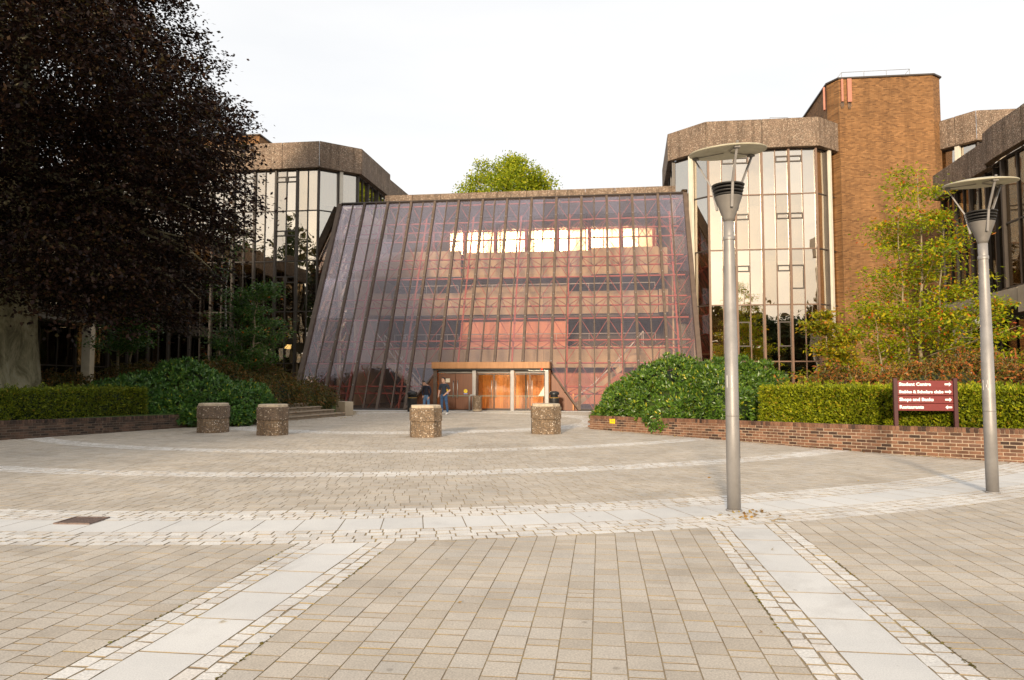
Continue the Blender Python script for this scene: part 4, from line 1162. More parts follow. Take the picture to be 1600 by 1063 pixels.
# ------------------------------------------------------------------ planting
def nz(p, k, s=0.0):
    """cheap smooth noise of points"""
    x, y, z = p[:, 0] * k + s, p[:, 1] * k + 1.7 * s, p[:, 2] * k - s
    return (np.sin(x + 1.3 * np.sin(y * .7 + z)) + np.sin(y * 1.31 + 1.1 * np.sin(z * .9 + x * .6)) + np.sin(z * 1.17 + 1.2 * np.sin(x * .8 - y * .5))) / 3
def unit_rows(v): return v / np.maximum(np.linalg.norm(v, axis=1, keepdims=True), 1e-9)
def leaf_arrays(c, d, L, W, up=None, fold=0.0):
    """rhombic leaves at c pointing along d"""
    n = len(c); d = unit_rows(d); r = RNG.normal(0, 1, (n, 3)) if up is None else up + RNG.normal(0, .45, (n, 3))
    s = unit_rows(np.cross(d, r)); L = np.broadcast_to(L, n)[:, None]; W = np.broadcast_to(W, n)[:, None]
    nn = np.cross(s, d)
    V = np.stack([c - d * L * .5, c + s * W * .5 - nn * W * fold, c + d * L * .5, c - s * W * .5 - nn * W * fold], 1)
    return V.reshape(-1, 3)
def leaf_mesh(name, V):
    n = len(V) // 4
    return fast_mesh(name, V, np.arange(n * 4, dtype=np.int32).reshape(-1, 4))
def ellipsoid_points(blobs, n, low=-.35):
    """points near the surface of a union of ellipsoids, with outward directions"""
    w = np.array([b[1][0] * b[1][1] + b[1][0] * b[1][2] for b in blobs]); w = w / w.sum()
    P, D = [], []
    for (c, r), k in zip(blobs, (w * n).astype(int)):
        d = unit_rows(RNG.normal(0, 1, (k, 3))); d = d[d[:, 2] > low]
        p = np.array(c) + d * np.array(r); nn = unit_rows(d / np.array(r)); ok = np.ones(len(p), bool)
        for (c2, r2) in blobs:
            if c2 is c: continue
            ok &= (((p - np.array(c2)) / np.array(r2)) ** 2).sum(1) > .82
        P.append(p[ok]); D.append(nn[ok])
    return np.concatenate(P), np.concatenate(D)
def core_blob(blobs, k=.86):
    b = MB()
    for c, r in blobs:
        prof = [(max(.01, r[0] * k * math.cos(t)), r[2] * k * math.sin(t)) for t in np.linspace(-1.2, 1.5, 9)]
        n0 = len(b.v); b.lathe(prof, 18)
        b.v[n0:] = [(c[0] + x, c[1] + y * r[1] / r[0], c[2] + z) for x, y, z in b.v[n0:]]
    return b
def shrub(name, label, cat, blobs, n, mat, L=.13, W=.05, rosette=7, lump=.27, zmin=.0, group=None):
    P, D = ellipsoid_points(blobs, n)
    P = P + D * (nz(P, 2.1, 3.0) * lump + nz(P, 6.0, 1.0) * lump * .45 - .07 + RNG.uniform(-.22, .03, len(P)) )[:, None]
    m_ = P[:, 2] > zmin; P, D = P[m_], D[m_]
    C = np.repeat(P, rosette, 0); DD = np.repeat(D, rosette, 0)
    d = unit_rows(DD * .55 + RNG.normal(0, .62, C.shape) + np.array([0, 0, .12]))
    ll = L * RNG.uniform(.7, 1.25, len(C))
    V = leaf_arrays(C + d * ll[:, None] * .55, d, ll, ll * (W / L), up=DD, fold=.12)
    root = tag(empty(name, (blobs[0][0][0], blobs[0][0][1], 0)), label, cat, group)
    link('foliage', leaf_mesh('foliage', V), MAT[mat], root)
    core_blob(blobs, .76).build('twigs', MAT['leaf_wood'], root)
    return root
shrub('laurel_bush', 'big domed laurel bush with glossy dark leaves on the left, behind two stone bollards', 'bush',
      [((-11.9, 26.0, .75), (2.1, 1.6, 1.5)), ((-13.3, 25.4, .8), (1.7, 1.6, 1.1)), ((-10.6, 26.6, .6), (1.6, 1.5, 1.15)), ((-11.0, 25.6, .35), (1.5, 1.1, .9)), ((-14.4, 25.0, .9), (1.0, 1.3, .75))], 15000, 'leaf_laurel', .14, .055)
shrub('laurel_bush', 'large glossy laurel mound spilling over the brick wall, left of the nearer lamp post', 'bush',
      [((5.6, 24.1, .9), (2.0, 1.7, 1.45)), ((4.25, 24.7, .75), (1.35, 1.4, 1.1)), ((6.9, 22.9, .95), (1.7, 1.5, 1.35)), ((5.2, 22.6, .55), (1.6, 1.25, 1.05)), ((3.6, 24.8, .5), (.9, 1.0, .72)), ((7.9, 23.0, 1.0), (1.1, 1.1, 1.05)), ((6.4, 21.2, .75), (1.0, .9, .85))], 17000, 'leaf_laurel_lit', .13, .052)
def hedge(name, label, pts, width, z0, z1, n, mat, L=.06, W=.028):
    """clipped hedge along a chain; its left side lies `width` behind"""
    P = [Vector((*p, 0)) for p in pts]; root = tag(empty(name, tuple(P[0])), label, 'hedge')
    tot = sum((b - a).length for a, b in zip(P, P[1:])); C, D = [], []
    core = MB()
    for a, b in zip(P, P[1:]):
        Ls = (b - a).length; d = (b - a) / Ls; nn = np.array((-d.y, d.x, 0)); k = int(n * Ls / tot); dn = np.array(d)
        area = np.array([z1 - z0, width, .35 * (z1 - z0)]); cnt = (k * area / area.sum()).astype(int)
        s = RNG.uniform(0, Ls, cnt[0])[:, None]; z = RNG.uniform(z0, z1, cnt[0])
        c = np.array(a) + s * dn; c[:, 2] = z; C.append(c); D.append(np.repeat(-nn[None], cnt[0], 0))
        s = RNG.uniform(0, Ls, cnt[1])[:, None]; w = RNG.uniform(0, width, cnt[1])[:, None]
        c = np.array(a) + s * dn + w * nn; c[:, 2] = z1; C.append(c); D.append(np.repeat(np.array([[0, 0, 1.0]]), cnt[1], 0))
        s = RNG.uniform(0, Ls, cnt[2])[:, None]; c = np.array(a) + s * dn + width * nn; c[:, 2] = RNG.uniform(z0, z1, cnt[2]); C.append(c); D.append(np.repeat(nn[None], cnt[2], 0))
        q = [a + Vector(nn) * .1, b + Vector(nn) * .1, b + Vector(nn) * (width - .1), a + Vector(nn) * (width - .1)]
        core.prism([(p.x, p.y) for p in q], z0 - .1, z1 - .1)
    for e, sg in ((0, -1), (-1, 1)):
        a, b = (P[0], P[1]) if e == 0 else (P[-2], P[-1]); d = (b - a).normalized(); nn = np.array((-d.y, d.x, 0)); k = int(n * .06)
        c = np.array(P[e]) + RNG.uniform(0, width, (k, 1)) * nn; c[:, 2] = RNG.uniform(z0, z1, k); C.append(c); D.append(np.repeat(np.array(d)[None] * sg, k, 0))
    C, D = np.concatenate(C), np.concatenate(D)
    C = C + D * (nz(C, 3.1, .5) * .045 + nz(C, 11, 2.0) * .025 + RNG.uniform(-.11, .02, len(C)))[:, None]
    sh = RNG.integers(0, len(C), int(n * .02)); sh = sh[D[sh][:, 2] > .5]           # stray shoots above the clipped top
    k_ = np.linspace(.15, 1, 5); hh = RNG.uniform(.05, .20, len(sh)); ln_ = RNG.normal(0, .35, (len(sh), 2))
    S_ = np.repeat(C[sh], 5, 0); S_[:, 2] += (hh[:, None] * k_).ravel(); S_[:, :2] += (hh[:, None, None] * k_[None, :, None] * ln_[:, None, :]).reshape(-1, 2)
    C = np.concatenate([C, S_]); D = np.concatenate([D, np.repeat(np.array([[0, 0, 1.0]]), len(S_), 0)])
    C = np.repeat(C, 4, 0); D = np.repeat(D, 4, 0)
    dd = unit_rows(D * .7 + RNG.normal(0, .55, C.shape) + np.array([0, 0, .35]))
    ll = L * RNG.uniform(.7, 1.4, len(C)); C = C + dd * ll[:, None] * .6 + RNG.normal(0, .012, C.shape)
    link('foliage', leaf_mesh('foliage', leaf_arrays(C, dd, ll, ll * (W / L))), MAT[mat], root)
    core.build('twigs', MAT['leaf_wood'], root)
    return root
RH = inset_chain(RWALL, 1.05)
hedge('clipped_hedge', 'long clipped yellow green hedge above the brick wall on the right', [lerp2(RH[2], RH[3], .1)] + RH[3:], 1.1, .3, 1.43, 24000, 'leaf_hedge', .075, .034)
LH = inset_chain(LWALL, .42)
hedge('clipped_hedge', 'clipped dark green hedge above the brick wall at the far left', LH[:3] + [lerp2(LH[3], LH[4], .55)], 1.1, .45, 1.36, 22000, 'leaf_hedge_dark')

def spray_shrub(name, label, blobs, n, mat, Ls=.75, per=14, leaf=.07, group=None):
    """arching sprays with small leaves"""
    P, D = ellipsoid_points(blobs, n, -.1)
    P = P + D * (nz(P, 1.7, 4.0) * .22 + RNG.uniform(-.4, .02, len(P)))[:, None]
    out = unit_rows(D * .8 + RNG.normal(0, .55, P.shape) + np.array([0, 0, .55]))
    side = RNG.normal(0, .25, P.shape); Ln = Ls * RNG.uniform(.45, 1.2, len(P))
    t = np.linspace(.08, 1, per)[None, :, None]
    pos = P[:, None] + Ln[:, None, None] * (out[:, None] * t * .75 + side[:, None] * t ** 2 + np.array([0, 0, -.62]) * t ** 2.2)
    tan = out[:, None] * .75 + 2 * side[:, None] * t + np.array([0, 0, -1.3]) * t ** 1.2
    C = pos.reshape(-1, 3); T = unit_rows(tan.reshape(-1, 3))
    d = unit_rows(T * .75 + RNG.normal(0, .5, C.shape)); ll = leaf * RNG.uniform(.7, 1.5, len(C))
    V = leaf_arrays(C, d, ll, ll * .42)
    # the stems themselves
    k = len(P); s1 = pos[:, 0]; s2 = pos[:, per // 2]; s3 = pos[:, -1]
    root = tag(empty(name, (blobs[0][0][0], blobs[0][0][1], 0)), label, 'bush', group)
    w = unit_rows(np.cross(tan[:, 0], np.array([0, 0, 1.0]))) * .006
    sv = np.stack([s1 - w, s1 + w, s2 + w * .8, s2 - w * .8, s2 - w * .8, s2 + w * .8, s3 + w * .3, s3 - w * .3], 1).reshape(-1, 3)
    link('foliage', leaf_mesh('foliage', V), MAT[mat], root)
    link('stems', leaf_mesh('stems', sv), MAT['bark'], root)
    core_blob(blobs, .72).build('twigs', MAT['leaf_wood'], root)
    return root
spray_shrub('cotoneaster_bush', 'brownish cotoneaster bank with arching sprays, between the beech trunk and the laurel',
            [((-17.5, 26.6, .7), (2.4, 1.6, 1.35)), ((-14.6, 28.4, .8), (2.4, 1.5, 1.6)), ((-20.2, 24.2, .7), (2.6, 1.6, 1.3)), ((-12.2, 29.6, .8), (2.2, 1.4, 1.55))], 8500, 'leaf_coto_green', .8, 16, .08)
spray_shrub('cotoneaster_bush', 'dark green cotoneaster mound drooping over the garden steps', 
            [((-11.1, 31.9, .75), (1.7, 1.5, 1.6)), ((-10.1, 33.4, .7), (1.2, 1.2, 1.15)), ((-12.6, 32.0, .7), (1.6, 1.3, 1.55)), ((-9.25, 34.4, .55), (.75, .8, .8))], 6000, 'leaf_coto_green', .6, 16, .075)
spray_shrub('cotoneaster_bush', 'reddish cotoneaster bank with berries rising behind the maroon direction sign',
            [((12.0, 19.2, .9), (2.4, 1.5, 1.35)), ((14.5, 17.5, .9), (2.4, 1.5, 1.3)), ((10.0, 21.3, .8), (1.8, 1.4, 1.15)), ((16.6, 16.5, .8), (2.2, 1.5, 1.15))], 9000, 'leaf_coto_red', .8, 18, .085)
spray_shrub('cotoneaster_bush', 'small tuft of red tipped cotoneaster behind the right laurel mound',
            [((6.6, 25.6, .9), (2.0, .8, 1.35)), ((8.6, 24.6, .8), (1.5, .9, 1.1))], 1500, 'leaf_coto_red', .9)

# ------------------------------------------------------------------ trees
def branch_paths(base, h, r, n_main, spread, seed, lean=(0, 0), start=.15, droop=0.0, wig=.06):
    """stem with side branches: returns list of (points, radii) and the tips"""
    rd = random.Random(seed); paths, tips = [], []
    n = 9; pts = []; x, y = base[0], base[1]
    for i in range(n + 1):
        f = i / n; pts.append(Vector((x + lean[0] * f + rd.uniform(-wig, wig) * f * h * .3, y + lean[1] * f + rd.uniform(-wig, wig) * f * h * .3, base[2] + h * f)))
    paths.append((pts, [r * (1 - .88 * (i / n)) for i in range(n + 1)]))
    for k in range(n_main):
        f = start + (1 - start) * ((k + rd.random()) / n_main); i = min(n - 1, int(f * n)); p = pts[i].lerp(pts[i + 1], f * n - i)
        a = rd.uniform(0, 2 * math.pi); L = spread * (1.05 - .75 * f) * rd.uniform(.65, 1.2); up = rd.uniform(.15, .7)
        q = [p]; d = Vector((math.cos(a), math.sin(a), up)).normalized()
        for s in range(5):
            d = (d + Vector((rd.uniform(-.2, .2), rd.uniform(-.2, .2), rd.uniform(-.1, .14) - droop))).normalized(); q.append(q[-1] + d * (L / 5))
        rr = max(.012, r * .42 * (1 - .7 * f)); paths.append((q, [rr * (1 - .17 * s) for s in range(6)]))
        tips += [(q[s], f) for s in range(2, 6)]
        for s in (2, 3, 4):
            a2 = a + rd.choice((-1, 1)) * rd.uniform(.5, 1.1); d2 = Vector((math.cos(a2), math.sin(a2), rd.uniform(-.05, .4))).normalized(); L2 = L * rd.uniform(.25, .5)
            q2 = [q[s], q[s] + d2 * L2 * .5, q[s] + d2 * L2 + Vector((0, 0, .05))]; paths.append((q2, [rr * .45, rr * .3, rr * .15])); tips += [(q2[1], f), (q2[2], f)]
    tips.append((pts[-1], 1)); tips.append((pts[-2], 1))
    return paths, tips
def small_tree(name, label, stems, mat, bark, leaf, per, cl, cat='tree', group=None, flat=.35, zlow=0):
    root = tag(empty(name, stems[0]['base']), label, cat, group); b = MB(); T = []
    for s in stems:
        s = dict(s); dens = s.pop('dens', 1.0)
        paths, tips = branch_paths(**s)
        for p, r in paths: b.tube(p, r, 6 if len(p) > 6 else 5)
        T += [(t, dens * (1 - .25 * f)) for t, f in tips]
    b.build('trunk', MAT[bark], root)
    C = []; D = []
    for t, dn in T:
        k = int(per * dn * RNG.uniform(.5, 1.4))
        c = np.array(t) + RNG.normal(0, 1, (k, 3)) * np.array([cl, cl, cl * flat]); C.append(c)
        d = c - np.array(t); d[:, 2] = d[:, 2] * .3 - .12 * cl; D.append(d)
    C, D = np.concatenate(C), np.concatenate(D)
    d = unit_rows(unit_rows(D) + RNG.normal(0, .55, C.shape)); ll = leaf * RNG.uniform(.6, 1.35, len(C))
    link('crown', leaf_mesh('crown', leaf_arrays(C, d, ll, ll * .45, up=np.array([0, 0, 1.0]))), MAT[mat], root)
    return root
small_tree('rowan_tree', 'tall airy rowan turning yellow and red in front of the brown brick tower',
    [dict(base=(15.4, 26.6, .3), h=9.3, r=.09, n_main=26, spread=2.7, seed=3, lean=(.2, 0), start=.12, dens=.85),
     dict(base=(15.9, 26.8, .3), h=7.4, r=.08, n_main=18, spread=2.8, seed=8, lean=(.9, .1), start=.12, dens=1.1),
     dict(base=(15.0, 26.4, .3), h=7.9, r=.07, n_main=14, spread=2.0, seed=15, lean=(-.4, .1), start=.2, dens=.75),
     dict(base=(14.0, 26.2, .3), h=4.0, r=.06, n_main=12, spread=2.0, seed=25, lean=(-.5, 0), start=.15, dens=.9),
     dict(base=(16.6, 26.2, .3), h=4.6, r=.06, n_main=14, spread=2.2, seed=29, lean=(.7, 0), start=.15, dens=1.1)],
    'leaf_rowan', 'bark', .15, 38, .32)
small_tree('rowan_tree', 'small golden leaved rowan against the glazed bay, beside the white column',
    [dict(base=(11.6, 26.3, .3), h=3.9, r=.05, n_main=14, spread=1.5, seed=31, lean=(.25, 0), start=.2, dens=1.0),
     dict(base=(11.9, 26.5, .3), h=3.3, r=.045, n_main=12, spread=1.3, seed=37, lean=(.35, 0), start=.25, dens=.9)],
    'leaf_rowan_gold', 'bark', .15, 32, .2)
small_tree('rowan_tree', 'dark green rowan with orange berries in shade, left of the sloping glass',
    [dict(base=(-11.9, 31.5, .5), h=5.2, r=.09, n_main=22, spread=2.3, seed=41, lean=(.5, 0), start=.25, dens=1.2),
     dict(base=(-12.4, 31.9, .5), h=4.6, r=.08, n_main=18, spread=2.1, seed=43, lean=(-.3, 0), start=.2, dens=1.2)],
    'leaf_rowan_dark', 'bark', .13, 40, .28)
small_tree('birch_tree', 'slender white barked birch stem standing before the shaded offices',
    [dict(base=(-13.6, 33.0, .5), h=8.5, r=.085, n_main=12, spread=1.6, seed=51, lean=(.15, 0), start=.55, dens=.8)], 'leaf_rowan_dark', 'bark_birch', .12, 26, .3)
small_tree('young_tree', 'thin pale stemmed sapling deep in the shade under the beech',
    [dict(base=(-18.5, 33.0, .5), h=5.5, r=.09, n_main=12, spread=1.9, seed=61, lean=(.1, 0), start=.4, dens=1.3), dict(base=(-18.1, 33.1, .5), h=5.0, r=.07, n_main=10, spread=1.7, seed=63, lean=(.4, 0), start=.45, dens=1.3)], 'leaf_rowan_dark', 'bark', .14, 40, .32)

# the copper beech
bx, by = -18.0, 25.0
bt = tag(empty('copper_beech', (bx, by, .5)), 'huge dark copper beech with a pale fluted trunk filling the left side', 'tree')
b = MB(); nseg = 40; rings = []
for i, (z, r) in enumerate([(.3, 1.35), (.6, 1.15), (1.0, .98), (1.8, .88), (3.2, .82), (4.8, .78), (6.5, .72), (8.5, .55), (11, .4), (14, .25), (18, .08)]):
    v0 = len(b.v)
    for k in range(nseg):
        t = 2 * math.pi * k / nseg; fl = 1 + (.20 * math.sin(3 * t + 1) + .15 * math.sin(5 * t + .4 + z * .08)) * max(.25, 1.3 - z * .28)
        b.v.append((bx + r * fl * math.cos(t) + .02 * z, by + r * fl * math.sin(t), z))
    rings.append(v0)
for p, q in zip(rings, rings[1:]):
    for k in range(nseg): j = (k + 1) % nseg; b.face((p + k, p + j, q + j, q + k), 0, True)
b.build('trunk', MAT['bark_beech'], bt)
b = MB(); rd = random.Random(5)
for k in range(30):
    z = rd.uniform(4.5, 15.5); a = rd.uniform(0, 2 * math.pi); L = (8.2 if z < 11 else 5.6) * rd.uniform(.6, .95); p = Vector((bx, by, z)); d = Vector((math.cos(a), math.sin(a), rd.uniform(.1, .8))).normalized(); q = [p]
    for s in range(6): d = (d + Vector((rd.uniform(-.25, .25), rd.uniform(-.25, .25), rd.uniform(-.25, .1)))).normalized(); q.append(q[-1] + d * L / 6)
    r0 = .24 * (1.2 - z / 18); b.tube(q, [r0 * (1 - .15 * s) for s in range(7)], 6)
    for s in (2, 3, 4, 5):
        d2 = (d + Vector((rd.uniform(-1, 1), rd.uniform(-1, 1), rd.uniform(-.5, .5)))).normalized(); b.tube([q[s], q[s] + d2 * 1.2, q[s] + d2 * 2.2 + Vector((0, 0, -.3))], [r0 * .35, r0 * .25, .01], 5)
b.build('limbs', MAT['bark_beech'], bt)
prof_z = np.array([2.2, 3.2, 4.5, 6.0, 8.0, 10.0, 12.0, 14.0, 16.0, 18.5, 21.5, 24.0])
prof_r = np.array([4.4, 5.6, 6.3, 6.8, 7.4, 7.7, 7.1, 5.9, 4.7, 3.8, 2.8, .5])
ns = 15500
z = RNG.uniform(2.6, 23.8, ns * 3); th = RNG.uniform(0, 2 * np.pi, ns * 3); rr = np.interp(z, prof_z, prof_r)
keep_ = RNG.uniform(0, 9, ns * 3) < rr; z, th, rr = z[keep_][:ns], th[keep_][:ns], rr[keep_][:ns]
fr = 1 - RNG.beta(1.0, 1.7, len(z)) * .85
lump = 1 + .04 * np.sin(3 * th + z * .9) + .035 * np.sin(7 * th - z * 1.7) + .035 * np.sin(z * 3.1 + th)
p = np.stack([bx + .5 + rr * fr * lump * np.cos(th), by + rr * fr * lump * np.sin(th) * (1 + .45 * np.clip((z - 9) / 5, 0, 1)), z + .25], 1)
# open underneath near the trunk, hanging lower on the outside
hang = 4.5 + .5 * np.sin(3 * th + 1) - 2.5 * np.clip((p[:, 0] - bx - 3.0) / 4.5, 0, 1)
m_ = (p[:, 2] > hang) & (nz(p, .75, 2.2) > -.50) & (nz(p, 2.1, 5.0) > -.42)
p, th, fr = p[m_], th[m_], fr[m_]
o = np.stack([np.cos(th), np.sin(th), np.full(len(th), -.28)], 1); o = unit_rows(o + RNG.normal(0, .25, o.shape)); tg = unit_rows(np.cross(o, np.array([0, 0, 1.0])))
per = 34
C = np.repeat(p, per, 0) + np.repeat(o, per, 0) * RNG.normal(0, .42, (len(p) * per, 1)) + np.repeat(tg, per, 0) * RNG.normal(0, .34, (len(p) * per, 1)) + RNG.normal(0, .07, (len(p) * per, 3))
C[:, 2] -= .25 * ((C - np.repeat(p, per, 0)) ** 2).sum(1)
d = unit_rows(np.repeat(o, per, 0) + RNG.normal(0, .5, C.shape)); ll = .15 * RNG.uniform(.65, 1.35, len(C))
link('crown', leaf_mesh('crown', leaf_arrays(C, d, ll, ll * .6, up=np.array([0, 0, 1.0]))), MAT['leaf_beech'], bt)

def round_tree(name, label, base, zc, rad, n, leaf, mat, group=None, per=18, trunk_r=.25):
    root = tag(empty(name, base), label, 'tree', group)
    b = MB(); b.tube([base, (base[0] + .1, base[1], (base[2] + zc) / 2), (base[0], base[1], zc + rad[2] * .4)], [trunk_r, trunk_r * .75, trunk_r * .3], 8)
    rd = random.Random(int(abs(base[0]) * 10) + 1)
    for k in range(9):
        a = rd.uniform(0, 6.28); z0 = zc - rad[2] * rd.uniform(.1, .7)
        b.tube([(base[0], base[1], z0), (base[0] + math.cos(a) * rad[0] * .45, base[1] + math.sin(a) * rad[1] * .45, z0 + rad[2] * .35), (base[0] + math.cos(a) * rad[0] * .8, base[1] + math.sin(a) * rad[1] * .8, z0 + rad[2] * .6)], [trunk_r * .4, trunk_r * .25, .02], 5)
    b.build('trunk', MAT['bark'], root)
    d = unit_rows(RNG.normal(0, 1, (n, 3))); fr = 1 - RNG.beta(1.1, 3, n) * .6
    c = np.array([base[0], base[1], zc]); lum = 1 + .17 * nz(d, 3.3, rad[0]) + .13 * nz(d, 7.0, 1.0)
    p = c + d * np.array(rad) * (fr * lum)[:, None]; m_ = (nz(p, 1.5 / rad[0] * 3, 1.0) > -.40) & (nz(p, 9.0 / rad[0], 2.0) > -.30); p, d = p[m_], d[m_]
    C = np.repeat(p, per, 0) + RNG.normal(0, 1, (len(p) * per, 3)) * np.array([.32, .32, .22]) * (leaf / .2) ** .5
    dd = unit_rows(np.repeat(d, per, 0) * .5 + RNG.normal(0, .6, C.shape) + np.array([0, 0, -.2])); ll = leaf * RNG.uniform(.7, 1.3, len(C))
    link('crown', leaf_mesh('crown', leaf_arrays(C, dd, ll, ll * .55)), MAT[mat], root)
    return root
pt = at(797, 300, 70)
round_tree('broadleaf_tree', 'yellow green sunlit tree crown showing above the roof of the glass hall', (pt[0], 70, 0), 19.3, (4.7, 4.2, 5.2), 2600, .26, 'leaf_far', per=22)
# wood behind the viewer, seen only in the window reflections
for i, (x, y, h, w) in enumerate([(-104, -6, 27, 10), (-92, -12, 26, 10), (-80, -16, 28, 10), (-68, -18, 27, 10), (-57, -20, 26, 9), (-46, -22, 25, 9), (-34, -26, 23, 8), (-23, -24, 21, 7), (-14, -30, 7, 5), (-4, -30, 6, 5), (6, -28, 7.5, 5), (14, -29, 13, 6), (22, -27, 12, 6), (31, -27, 12.5, 6), (40, -24, 12, 7), (52, -20, 13, 8)]):
    round_tree('background_tree', 'broad dark tree of the wood facing the hall', (x, y, 0), h * .5, (w, w * .8, h * .52), 1300, .7, 'leaf_wood', 'trees across the square', 16, .35)

# ------------------------------------------------------------------ stone bollards
def bollard_root(px, py, label, mat_top, rz):
    p = gp(px, py); r = tag(empty('stone_bollard', (p[0], p[1], 0), rz), label, 'bollard', 'octagonal stone bollards in front of the hall'); r['local'] = True
    return r, mat_top
def oct_prof(b, prof, m=0): b.lathe(prof, 8, m=m, smooth=False, rz=math.pi / 8)
def bollard(px, py, label, top, rz, s=1.0):
    r, _ = bollard_root(px, py, label, top, rz)
    b = MB(); oct_prof(b, [(.475 * s, -.02), (.485 * s, .03), (.475 * s, .44), (.465 * s, .452)]); b.build('drum', MAT['agg_bollard'], r)
    b = MB(); oct_prof(b, [(.475 * s, .455), (.497 * s, .47), (.497 * s, .83), (.48 * s, .845)]); b.build('drum', MAT[top], r)
    b = MB(); oct_prof(b, [(.455 * s, .842), (.455 * s, .905), (.43 * s, .925)]); b.build('cap', MAT['cap'], r)
    return r
bollard(333, 675.5, 'octagonal stone bollard with a dark upper half, standing against the laurel bush', 'agg_dark', .12)
bollard(426, 679.5, 'octagonal stone bollard standing in front of the garden steps', 'agg_dark', .25)
bollard(665, 682.5, 'octagonal stone bollard hiding the legs of the man in the dark jumper', 'agg_bollard', .22)
bollard(853, 677.5, 'octagonal stone bollard in front of the black bin, right of the doors', 'agg_bollard', .05)

# ------------------------------------------------------------------ lamp posts
def lamp_post(px, py, label, az, tilt):
    p = gp(px, py); r = tag(empty('lamp_post', (p[0], p[1], 0), az), label, 'street lamp', 'disc-topped lamp posts on the square'); r['local'] = True
    b = MB().lathe([(.098, 0), (.098, .012), (.086, .02)], 20); b.build('base_ring', MAT['galv'], r)
    b = MB().lathe([(.083, 0), (.083, 1.0), (.081, 2.15), (.079, 2.152), (.064, 3.42), (.064, 3.66)], 20); b.build('pole', MAT['galv'], r)
    b = MB().lathe([(.071, 3.40), (.072, 3.405), (.072, 3.45), (.065, 3.455)], 20); b.build('collar', MAT['galv'], r)
    b = MB().lathe([(.066, 3.64), (.075, 3.68), (.168, 3.95), (.17, 3.955)], 24); b.build('cone', MAT['galv_dark'], r)
    for k in range(4):
        z = 3.965 + .042 * k; ro = .170 + .009 * k
        b = MB().lathe([(ro - .05, z), (ro, z + .002), (ro + .008, z + .018), (ro - .04, z + .022)], 24); b.build('louvre', MAT['louvre'], r)
    b = MB(); a0 = -.35 - az
    for j in range(5): t = a0 + j * .16; b.v += [(.0855 * math.cos(t), .0855 * math.sin(t), .62), (.0855 * math.cos(t), .0855 * math.sin(t), 1.0)]
    for j in range(4): b.face((2 * j, 2 * j + 2, 2 * j + 3, 2 * j + 1))
    b.tube([(.086 * math.cos(a0 + .3), .086 * math.sin(a0 + .3), .66), (.091 * math.cos(a0 + .3), .091 * math.sin(a0 + .3), .66)], .012, 8)
    b.build('access_door', MAT['galv_dark'], r)
    MB().lathe([(.0838, 1.17), (.0838, 1.18)], 20).build('joint_line', MAT['galv_dark'], r)
    MB().lathe([(.11, 3.95), (.12, 4.10)], 16).build('lamp_core', MAT['black'], r)
    b = MB(); T = Matrix.Translation((0, 0, 4.545)) @ Matrix.Rotation(tilt[0], 4, 'X') @ Matrix.Rotation(tilt[1], 4, 'Y')
    b.lathe([(.02, .055), (.30, .045), (.47, .008), (.482, .0), (.478, -.012), (.46, -.014), (.44, -.010), (.25, -.002), (.02, .004)], 48)
    b.build('disc', MAT['lamp_disc'], r, T)
    for k in range(3):
        a = -math.pi / 2 + 2 * math.pi / 3 * k; ca_, sa_ = math.cos(a), math.sin(a)
        e = T @ Vector((.435 * ca_, .435 * sa_, -.02))
        q0 = Vector((.115 * ca_, .115 * sa_, 3.80)); q1 = Vector((.205 * ca_, .205 * sa_, 4.10))
        q2 = e + Vector((ca_ * .02, sa_ * .02, .06)) if k == 0 else e
        b = MB().beam(q0 + Vector((ca_ * .03, sa_ * .03, 0)), q1, .030, .026, (ca_, sa_, 0)).beam(q1, q2, .028, .018, (ca_, sa_, .2)); b.build('arm', MAT['galv'], r)
        b = MB().box(tuple(e + Vector((-ca_ * .02, -sa_ * .02, -.012))), (.07, .07, .02), a); b.build('clamp', MAT['galv_dark'], r)
        b = MB().tube([e, T @ Vector((.05 * ca_, .05 * sa_, -.008))], .006, 4); b.build('seam', MAT['galv_dark'], r)
    return r
def sticker(r, az_w, z, h, w, seed):
    rd = random.Random(seed); b = MB(); n = 6; az = az_w - r.rotation_euler.z; v0 = len(b.v); rad = .0835 - max(0, z - 2.15) * .012
    for j in range(n + 1):
        for s in (-1, 1):
            a = az + s * w / rad / 2 * (1 if s < 0 else rd.uniform(.55, 1.0)); b.v.append((rad * math.cos(a), rad * math.sin(a), z + h * j / n))
    for j in range(n): b.face((2 * j, 2 * j + 1, 2 * j + 3, 2 * j + 2))
    b.build('torn_sticker', MAT['white'], r)
l1 = lamp_post(1147, 798, 'nearer grey lamp post with a round disc top, in front of the laurel mound', R(-2), (R(6), R(-3)))
l2 = lamp_post(1551, 770, 'farther grey lamp post with a round disc top, right of the maroon sign', R(-9), (R(6), R(-1)))
sticker(l1, R(-125), 1.53, .15, .075, 1); sticker(l2, R(-150), 1.48, .15, .07, 2)

